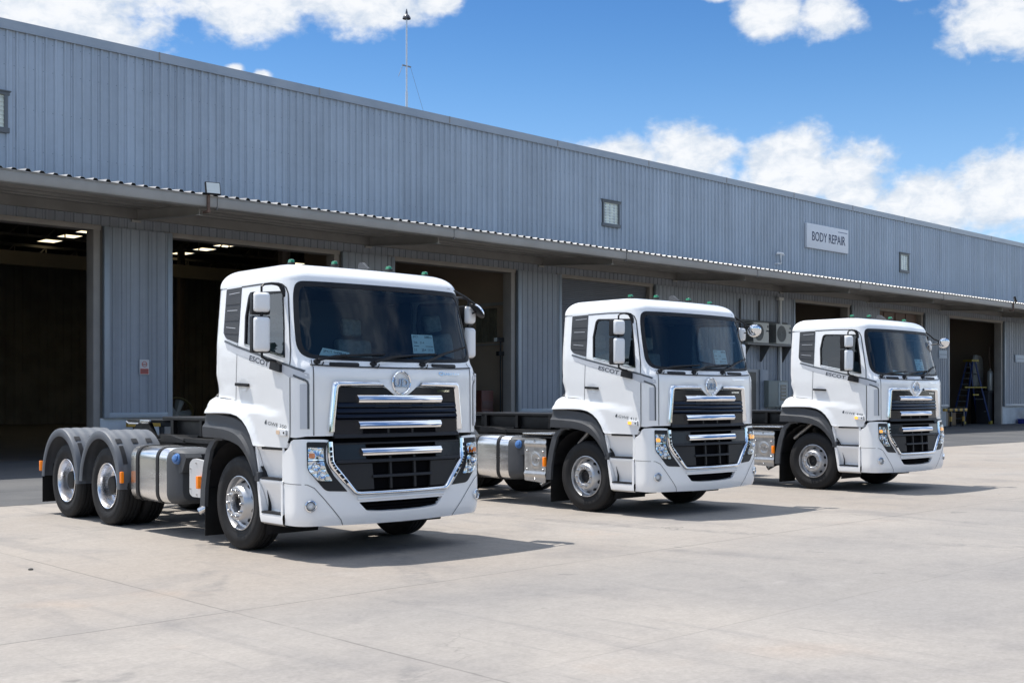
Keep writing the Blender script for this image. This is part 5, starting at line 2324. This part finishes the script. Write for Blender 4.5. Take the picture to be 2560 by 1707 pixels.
def make_tank_end(mb):
    prof = rounded(-1.225, -.60, .385, 1.085, .16, 8)
    cy, cz = -.9125, .735
    rows = []
    for x, k in ((-1.705, .985), (-1.69, .99), (-1.60, .975), (-1.50, .93), (-1.43, .86), (-1.40, .80)):
        rows.append([Vector((x, cy + (y - cy) * k, cz + (z - cz) * k)) for y, z in prof])
    mb.loft(rows, True, True)
    # filler housing
    mb.prism([(-1.62, .90), (-1.60, 1.03), (-1.30, 1.03), (-1.26, .98), (-1.36, .80), (-1.50, .78)], 'y', -1.19, -.98)


def make_strap(mb, x):
    prof = rounded(-1.233, -.592, .377, 1.093, .165, 8)
    mb.loft([[Vector((xx, y, z)) for y, z in prof] for xx in (x - .035, x + .035)], True)
    mb.loft([[Vector((xx, -.9125 + (y + .9125) * .985, .735 + (z - .735) * .985)) for y, z in prof] for xx in (x + .035, x - .035)], True)
    p2 = [[Vector((xx, y, z)) for y, z in prof] for xx in (x - .035, x + .035)]
    for xx in (x - .035, x + .035):
        mb.loft([[Vector((xx, y, z)) for y, z in prof], [Vector((xx, -.9125 + (y + .9125) * .98, .735 + (z - .735) * .98)) for y, z in prof]], True)


def make_cap(mb):
    o = Vector((-1.47, -1.20, .962))
    n = Vector((.25, -.95, .22)).normalized()
    mb.lathe([(.066, -.02), (.066, .012), (.060, .022), (.050, .026), (.002, .026)], o, n, 16)
    mb.lathe([(.046, .024), (.044, .046), (.036, .050), (.002, .050)], o, n, 8)


def make_plate(mb):
    mb.patch(fillet([(-1.155, .93), (-1.155, .56), (-1.08, .528), (-.80, .528), (-.80, .965), (-1.06, .985)], [.07, .07, .03, .02, .02, .05]), lambda x, z, off: Vector((x, -1.20 - off, z)), (), .0, .03, .1)


def make_plate_bolts(mb):
    for x, z in ((-1.12, .86), (-1.12, .62), (-.98, .93), (-.97, .56), (-.84, .75)):
        mb.disc((x, -1.203, z), (0, 1, 0), .012, .012, 10)


def make_battery_cover(mb):
    def fn(x, z, off):
        d = 0.0
        for zc in (.98, .505):
            d += .018 * math.exp(-((z - zc) / .022) ** 2)
        r = math.hypot(x + 1.075, z - .725)
        d += .010 * math.exp(-((r - .098) / .012) ** 2)
        return Vector((x, -1.205 - d - off, z))
    mb.patch(fillet([(-1.325, 1.075), (-.835, 1.055), (-.855, .378), (-1.335, .402)], .03), fn, (), 0, .02, .022)
    mb.text("UD", lambda u, q, off: Vector((-1.145 + u, -1.206 - off, .695 + q)), .14, .065, .010, 0, 0, .01)


def make_battery_bolts(mb):
    for x, z in ((-1.10, 1.02), (-1.27, .87), (-.91, .86), (-1.27, .58), (-.91, .575), (-1.09, .43)):
        mb.lathe([(.02, 0), (.018, .01), (.010, .018), (.001, .02)], (x, -1.205, z), (0, -1, 0), 12)


def make_battery_box(mb):
    mb.box(-1.32, -.84, -1.19, -.62, .40, 1.05, .01)
    mb.box(-1.36, -.60, -1.24, -.45, 1.075, 1.10)


def make_battery_top(mb):
    mb.box(-1.33, -.68, -1.25, -.50, 1.128, 1.150, .006)


def make_frame(mb):
    for y in (-.40, .40):
        mb.box(-5.65, 1.05, y - .035, y + .035, .86, 1.13, .01)
    for x in (-5.6, -4.1, -2.75, -1.5, -.4, .8):
        mb.box(x - .05, x + .05, -.40, .40, .92, 1.08)
    # cross deck, air tanks, drive line
    mb.box(-3.55, -2.45, -.42, .42, 1.14, 1.20)
    mb.box(-2.45, -.75, -.62, .62, 1.12, 1.17)
    for y in (-.60, .60):
        mb.lathe([(.004, 0), (.10, .02), (.12, .06), (.12, .80), (.10, .84), (.004, .86)], (-2.5, y * .85, .92), (1, 0, 0), 16)
    mb.box(-.80, 1.05, -.42, .42, .52, 1.25, .06)
    mb.box(-1.6, -.7, -.25, .25, .50, .95, .06)
    mb.tube([(-1.5, 0, .66), (-3.3, 0, .58)], .06, 10)
    mb.tube([(-3.5, 0, .58), (-4.7, 0, .58)], .06, 10)
    for x in (-3.45, -4.82):
        mb.tube([(x, -.62, .53), (x, .62, .53)], .085, 12)
        mb.lathe([(.01, -.22), (.16, -.16), (.20, 0), (.16, .16), (.01, .22)], (x, 0, .54), (1, 0, 0), 16)
    mb.tube([(0, -.85, .47), (0, -.5, .42), (0, .5, .42), (0, .85, .47)], .055, 8)
    for y in (-.46, .46):
        mb.prism([(-.75, .78), (-.35, .66), (0, .60), (.35, .66), (.80, .78), (.80, .72), (.35, .60), (0, .54), (-.35, .60), (-.75, .72)], 'y', y - .04, y + .04)
        mb.prism([(-5.2, .80), (-4.7, .70), (-4.13, .62), (-3.6, .70), (-3.0, .80), (-3.0, .74), (-4.13, .54), (-5.2, .74)], 'y', y - .04, y + .04)
        mb.lathe([(.004, 0), (.085, .01), (.085, .36), (.004, .37)], (-.02, y * 1.35, .62), (0, 0, 1), 12)
    mb.box(.55, 1.2, -.9, .9, .50, .62, .02)
    mb.box(-5.70, -5.58, -1.1, 1.1, .62, .74, .01)
    # brackets and hoses behind the cab
    mb.box(-.74, -.66, -.75, .75, 1.0, 1.48, .01)
    for k in range(4):
        mb.tube([(-.75, -.3 + .16 * k, 1.42), (-1.1, -.35 + .2 * k, 1.30), (-1.7, -.2 + .1 * k, 1.21)], .014, 6)
    mb.prism([(-3.1, 1.20), (-2.8, 1.20), (-2.4, 1.14), (-2.4, 1.11), (-3.1, 1.11)], 'y', -.62, -.42)


def make_deck(mb):
    mb.box(-3.50, -.80, -.40, .40, 1.395, 1.44, .01)
    mb.box(-3.40, -.85, -.33, .33, 1.18, 1.40, .01)
    for x in (-3.2, -2.4, -1.6):
        mb.box(x - .03, x + .03, -.40, -.34, 1.19, 1.40)


def make_fifth(mb):
    # fifth-wheel coupling: plate with a throat, on two cheeks
    pl = fillet([(-4.62, -.20), (-4.30, -.055), (-3.95, -.05), (-3.92, 0), (-3.95, .05), (-4.30, .055), (-4.62, .20), (-4.66, .40), (-4.1, .46), (-3.68, .30), (-3.62, 0), (-3.68, -.30), (-4.1, -.46), (-4.66, -.40)], .04)
    mb.prism(pl, 'z', 1.345, 1.385)
    for y in (-.36, .36):
        mb.prism([(-4.55, 1.14), (-3.75, 1.14), (-3.95, 1.35), (-4.3, 1.35)], 'y', y - .03, y + .03)
    mb.box(-4.6, -3.7, -.50, .50, 1.12, 1.15)


def make_fifth_bright(mb):
    mb.tube([(-4.30, -.52, 1.335), (-4.02, -.50, 1.335)], .014, 8)
    mb.tube([(-4.30, -.52, 1.335), (-4.33, -.54, 1.36), (-4.36, -.52, 1.335)], .010, 6)
    mb.box(-4.02, -3.75, -.49, -.44, 1.335, 1.39, .012)
    for x in (-4.5, -4.46, -4.42, -3.85, -3.81, -3.77):
        mb.disc((x, -.44, 1.165), (0, 0, 1), .014, .04, 8)


def make_muffler(mb):
    mb.lathe([(.0, 0), (.12, .0), (.13, .02), (.13, .45), (.12, .47), (.0, .47)], (-1.22, -.80, .50), (0, 0, 1), 18) if False else None
    mb.lathe([(.002, .0), (.15, .01), (.16, .03), (.16, .50), (.15, .52), (.002, .53)], (-1.32, -.82, .62), (1, 0, 0), 20)


def make_tail(mb):
    mb.tube([(-.95, -.92, .46), (-1.0, -1.04, .40), (-1.06, -1.12, .345)], .05, 14, False)
    mb.tube([(-.95, -.92, .46), (-1.0, -1.04, .40), (-1.058, -1.117, .347)], .046, 14, False)


def make_snorkel(mb, long):
    if long:
        mb.tube([(-.12, -.98, 1.24), (-.30, -1.0, 1.09), (-.52, -1.02, .93)], .034, 12)
    else:
        mb.tube([(-.08, -.98, 1.24), (-.18, -1.0, 1.12), (-.33, -1.02, 1.0)], [.034, .034, .016], 12)


MC = {}


def part(root, name, key, m, fn, sharp=35.0):
    if key not in MC:
        mb = MB()
        fn(mb)
        MC[key] = mb.mesh(name, m, sharp)
    return link(name, MC[key], root)


def place(o, loc):
    o.location = loc
    return o


def build_truck(label, loc, rz, model, variant):
    t = thing('tractor_truck', label, 'truck', loc, rz, 'white tractor trucks parked in front of the workshop')
    body = part(t, 'cab_body', 'body', WHITE, make_body, 40)
    part(body, 'panel_gap', 'gaps', GAP, make_gaps)
    part(body, 'badge_boss', 'boss', WHITE, make_boss)
    part(body, 'roof_fin', 'fin', GREYP, make_fin).location = (.72, 0, 3.172)
    ws = part(t, 'windscreen', 'ws', WSG, make_windscreen)
    part(ws, 'windscreen_border', 'wsb', BLACKP, make_ws_border)
    n0 = part(t, 'paper_notice', 'notice0', PAPER, lambda mb: make_notice(mb, 0))
    part(n0, 'notice_lettering', 'notice0t', INK, lambda mb: make_notice_text(mb, 0))
    if variant == 1:
        n1 = part(t, 'paper_notice', 'notice1', PAPER, lambda mb: make_notice(mb, 1))
        part(n1, 'notice_lettering', 'notice1t', INK, lambda mb: make_notice_text(mb, 1))
    if variant == 3:
        n1 = part(t, 'paper_notice', 'notice1', PAPER, lambda mb: make_notice(mb, 1))
        n1.location = (.045, .34, -.035)
    for i in range(3):
        part(t, 'wiper', 'wiper%d' % i, BLACKP, lambda mb, i=i: make_wiper(mb, i))
    for i in range(2):
        part(t, 'cowl_vent', 'cowl%d' % i, BLACKP, lambda mb: make_cowl(mb, i))
    part(t, 'cab_lining', 'lining', mat('cab_trim_grey', (.06, .066, .076), .85), make_lining)
    part(t, 'dashboard', 'dash', DASH, make_dash)
    for i, y in enumerate((-.56, .56)):
        part(t, 'seat', 'seat%d' % i, SEAT, lambda mb, y=y: make_seat(mb, y))
    part(t, 'steering_wheel', 'steer', BLACKP, make_steering)
    for y, x, z in ((-.929, .66, 3.150), (-.378, .68, 3.172), (.378, .68, 3.172), (.929, .66, 3.150)):
        b = place(part(t, 'roof_lamp', 'rlb', BLACKP, make_roof_lamp_base), (x, y, z))
        part(b, 'lens', 'rll', GREENL, make_roof_lamp)
    for sg in (1, -1):
        k = 'R' if sg > 0 else 'L'
        P = lambda name, key, m, fn, root=t: part(root, name, key + k, m, lambda mb: fn(mb, sg))
        q = P('quarter_panel', 'quarter', GREYP, make_quarter)
        P('trim_line', 'quarterl', STRIPE_G, make_quarter_lines, q)
        g = P('side_window', 'sglass', SDG, make_side_glass)
        P('window_seal', 'seal', BLACKP, make_win_seal, g)
        P('window_trim', 'wtrim', CHROME, make_win_trim, g)
        st = P('side_stripe', 'strg', STRIPE_G, make_stripe_grey)
        P('stripe_edge', 'strd', STRIPE_D, make_stripe_dark, st)
        part(st, 'lettering', 'escot' + k, INK, lambda mb: mb.text("ESCOT", side_text(sg, .305, 2.112, -.195, CAB, .44), .405, .060, 0, .25, .0048, .016))
        h = P('door_handle', 'handle', BLACKP, make_handle)
        P('handle_cup', 'handlec', WHITE, make_handle_cup, h)
        mk = P('side_indicator', 'mark', WHITE2, make_side_marker)
        part(mk, 'amber_lens', 'marka%d' % (variant > 1) + k, AMBER_ON if variant > 1 else mat('clear_indicator', (.80, .60, .42), .3), lambda mb: make_side_amber(mb, sg))
        P('indicator_edge', 'marke', BLACKP, make_marker_edge, mk)
        def badge(mb):
            f = side_text(sg, .722, 1.414, -.115, CAB, .35)
            mb.text("GWE " + model, f, .345, .038, 0, .2, .0025, .004)
            f2 = side_fn(CAB, sg)
            if sg > 0:
                mb.patch([(.664, 1.422), (.702, 1.418), (.702, 1.466), (.684, 1.462), (.664, 1.440)], f2, (), .0025, 0, .05)
        part(t, 'model_lettering', 'model' + model + k, STRIPE_D, badge)
        P('wheel_arch_trim', 'arch', GREYP, make_arch_trim)
        P('wheel_arch_liner', 'liner', BLACKP, make_liner)
        P('front_mudguard', 'guard', GREYP, make_guard)
        part(t, 'mud_flap', 'fflap' + k, RUBBER, lambda mb: flap(mb, -.70, -sg * 1.235, -sg * .72, .10, .66))
        s = P('step_panel', 'step', WHITE, make_step)
        for i in range(3):
            part(s, 'step_tread', 'tread%d' % i + k, BLACKP, lambda mb, i=i: make_tread(mb, sg, i))
        hl = P('headlight', 'hl', SATINB, make_headlight)
        for i in range(2):
            part(hl, 'reflector', 'hlr%d' % i + k, REFL, lambda mb: make_head_reflector(mb, sg, i))
        P('lamp_bezel', 'hli', CHROME, make_head_inner, hl)
        part(hl, 'indicator', 'hla%d' % (variant > 1) + k, AMBER_ON if variant > 1 else AMBER, lambda mb: make_head_amber(mb, sg))
        P('lens', 'hlg', LENS, make_head_glass, hl)
        arm = P('side_mirror', 'marm', BLACKP, make_mirror_arm)
        P('mirror_link', 'mlink', BLACKP, make_mirror_link, arm)
        P('mirror_stay', 'mfoot', BLACKP, make_mirror_foot, arm)
        P('mirror_bracket', 'mblock', BLACKP, make_mirror_block, arm)
        for i in range(2):
            part(arm, 'mirror_housing', 'mh%d' % i + k, WHITE2, lambda mb: make_mirror_shell(mb, sg, i))
            part(arm, 'mirror_rim', 'mr%d' % i + k, BLACKP, lambda mb: make_mirror_rim(mb, sg, i))
            part(arm, 'mirror_glass', 'mg%d' % i + k, MIRGL, lambda mb: make_mirror_glass(mb, sg, i))
        # front wheel
        w = part(t, 'front_wheel', 'ftyre' + k, TYRE, lambda mb: make_tyre(mb, 0, 1.205, .525, sg))
        part(w, 'rim', 'frim' + k, RIMS, lambda mb: make_front_rim(mb, 0, 1.205, .525, sg))
        part(w, 'hub', 'fhub' + k, BLACKP, lambda mb: make_front_hub(mb, 0, 1.19, .525, sg))
        part(w, 'hand_hole_shade', 'fholes' + k, BLACKP, lambda mb: make_hole_shade(mb, 0, 1.205, .525, sg))
        add_nuts(w, 0, 1.235, .525, sg, .148, .035)
        for i, x in enumerate((-3.46, -4.83)):
            w = part(t, 'rear_wheel', 'rtyre%d' % i + k, TYRE, lambda mb: make_tyre(mb, x, 1.215, .525, sg))
            part(w, 'inner_tyre', 'rtyrei%d' % i + k, TYRE, lambda mb: make_tyre(mb, x, .885, .525, sg))
            part(w, 'rim', 'rrim%d' % i + k, RIMA, lambda mb: make_rear_rim(mb, x, 1.215, .525, sg))
            part(w, 'hub', 'rhub%d' % i + k, CHASSIS, lambda mb: make_rear_hub(mb, x, 1.215, .525, sg))
            add_nuts(w, x, 1.04, .525, sg, .168, .05)
            cx = (-3.60, -4.95)[i]
            fd = part(t, 'rear_mudguard', 'fender%d' % i + k, FENDER, lambda mb: make_fender(mb, cx, sg, i))
            for q in range(5):
                part(fd, 'guard_slot', 'fslot%d%d' % (i, q) + k, BLACKP, lambda mb: make_fender_slot(mb, cx, sg, q))
        part(t, 'mud_flap', 'rflap' + k, RUBBER, lambda mb: flap(mb, -5.62, -sg * 1.24, -sg * .62, .17, .62))
        for x, z in ((-5.66, .70), (-2.915, .665)):
            part(t, 'marker_lamp', 'ml%.1f' % x + k, AMBER, lambda mb: mb.box(x - .022, x + .022, min(-sg * 1.225, -sg * 1.27), max(-sg * 1.225, -sg * 1.27), z - .075, z + .075, .012))
        part(t, 'fog_lamp', 'fog' + k, CHROME, lambda mb: make_fog(mb, sg))
        part(t, 'fog_lamp_glass', 'fogg' + k, LENS, lambda mb: make_fog_glass(mb, sg))
    bp = part(t, 'bumper', 'bumper', WHITE, make_bumper, 40)
    part(bp, 'lower_intake', 'intake', SHADE_BLACK, make_intake)
    gr = part(t, 'grille', 'grille', SHADE_BLACK, make_grille)
    part(gr, 'gloss_panel', 'grilleg', GLOSSB, make_grille_gloss)
    part(gr, 'grille_bars', 'grilles', SATINB, make_grille_satin)
    for i in range(3):
        part(gr, 'chrome_bar', 'cbar%d' % i, CHROME, lambda mb, i=i: make_chrome_bar(mb, i), 25)
    for m in (1, -1):
        part(t, 'chrome_surround', 'ctop%d' % m, CHROME, lambda mb: make_chrome_top(mb, m), 50)
    cl = part(t, 'chrome_surround', 'clow', CHROME, make_chrome_low, 50)
    for m in (1, -1):
        part(cl, 'vent_slots', 'vslots%d' % m, GLOSSB, lambda mb: make_vent_slots(mb, m))
    bd = part(t, 'badge', 'badge', CHROME, make_badge)
    part(bd, 'badge_lettering', 'badgel', mat('sky_tint_chrome', (.34, .44, .62), .22, metal=.8), make_badge_letters)  # blue of the reflected sky is put into the letter colour
    for i in range(2):
        part(t, 'front_lettering', 'fletters%d' % i, CHROME, lambda mb: make_front_letters(mb, i))
    part(t, 'grab_rail', 'grab', WHITE2, make_grab)
    if variant == 1:
        c, n = Vector((1.0, 1.47, 2.755)), Vector((.25, .69, .70))
    elif variant == 2:
        c, n = Vector((1.10, 1.50, 2.755)), Vector((.58, -.66, -.40))
    else:
        c, n = Vector((1.18, 1.50, 2.755)), Vector((.62, -.60, -.42))
    ra = part(t, 'kerb_mirror', 'rarm%d' % variant, BLACKP, lambda mb: make_round_arm(mb, c, n))
    part(ra, 'mirror_glass', 'rmir%d' % variant, MIRGL, lambda mb: make_round_mirror(mb, c, n))
    part(ra, 'mirror_rim', 'rrimm%d' % variant, BLACKP, lambda mb: make_round_rim(mb, c, n))
    # chassis
    part(t, 'chassis_frame', 'frame', CHASSIS, make_frame)
    part(t, 'deck_plate', 'deck', CHASSIS, make_deck)
    fw = part(t, 'fifth_wheel', 'fifth', CHASSIS, make_fifth)
    part(fw, 'release_handle', 'fifthb', NUT, make_fifth_bright)
    tk = part(t, 'fuel_tank', 'tank', ALU, make_tank)
    part(tk, 'tank_end', 'tankend', GREYP, make_tank_end)
    for i, x in enumerate((-2.50, -1.94)):
        part(tk, 'tank_strap', 'strap%d' % i, BLACKP, lambda mb, x=x: make_strap(mb, x))
    part(tk, 'fuel_cap', 'cap', BLUECAP, make_cap)
    if variant == 1:
        pl = part(t, 'side_plate', 'plate', mat('white_plate', (.66, .66, .67), .4, metal=.3), make_plate)
        part(pl, 'plate_bolts', 'plateb', NUT, make_plate_bolts)
        part(t, 'silencer', 'muffler', CHASSIS, make_muffler)
    else:
        bb = part(t, 'battery_box', 'bbox', BLACKP, make_battery_box)
        part(bb, 'battery_cover', 'bcover', ALU_D, make_battery_cover, 60)
        part(bb, 'cover_bolts', 'bbolts', NUT, make_battery_bolts)
        part(bb, 'top_plate', 'btop', ALU, make_battery_top)
        part(t, 'air_pipe', 'snork%d' % variant, mat('pipe_grey', (.45, .44, .43), .4, metal=.6), lambda mb: make_snorkel(mb, variant == 3))
    part(t, 'exhaust_tail', 'tail', ALU, make_tail)
    part(t, 'marker_lamp', 'ml0_%d' % (variant > 1), AMBER, lambda mb: mb.box(-.90, -.845, -1.255, -1.20, .635, .785, .012) if variant == 1 else mb.box(-.875, -.825, -1.26, -1.21, .635, .785, .012))
    return t


DA = math.radians
build_truck('white tractor truck with two straps on its tank, biggest and nearest, door badge ending 350', (8.011, 11.472, 0), DA(-90 - 1.083), '350', 1)
build_truck('white tractor truck standing second from the left, between the two other white trucks', (14.040, 11.731, 0), DA(-90 - 1.642), '410', 2)
build_truck('white tractor truck farthest to the right, with the blue ladder visible beyond its nose', (20.184, 11.651, 0), DA(-90 - 1.520), '440', 3)
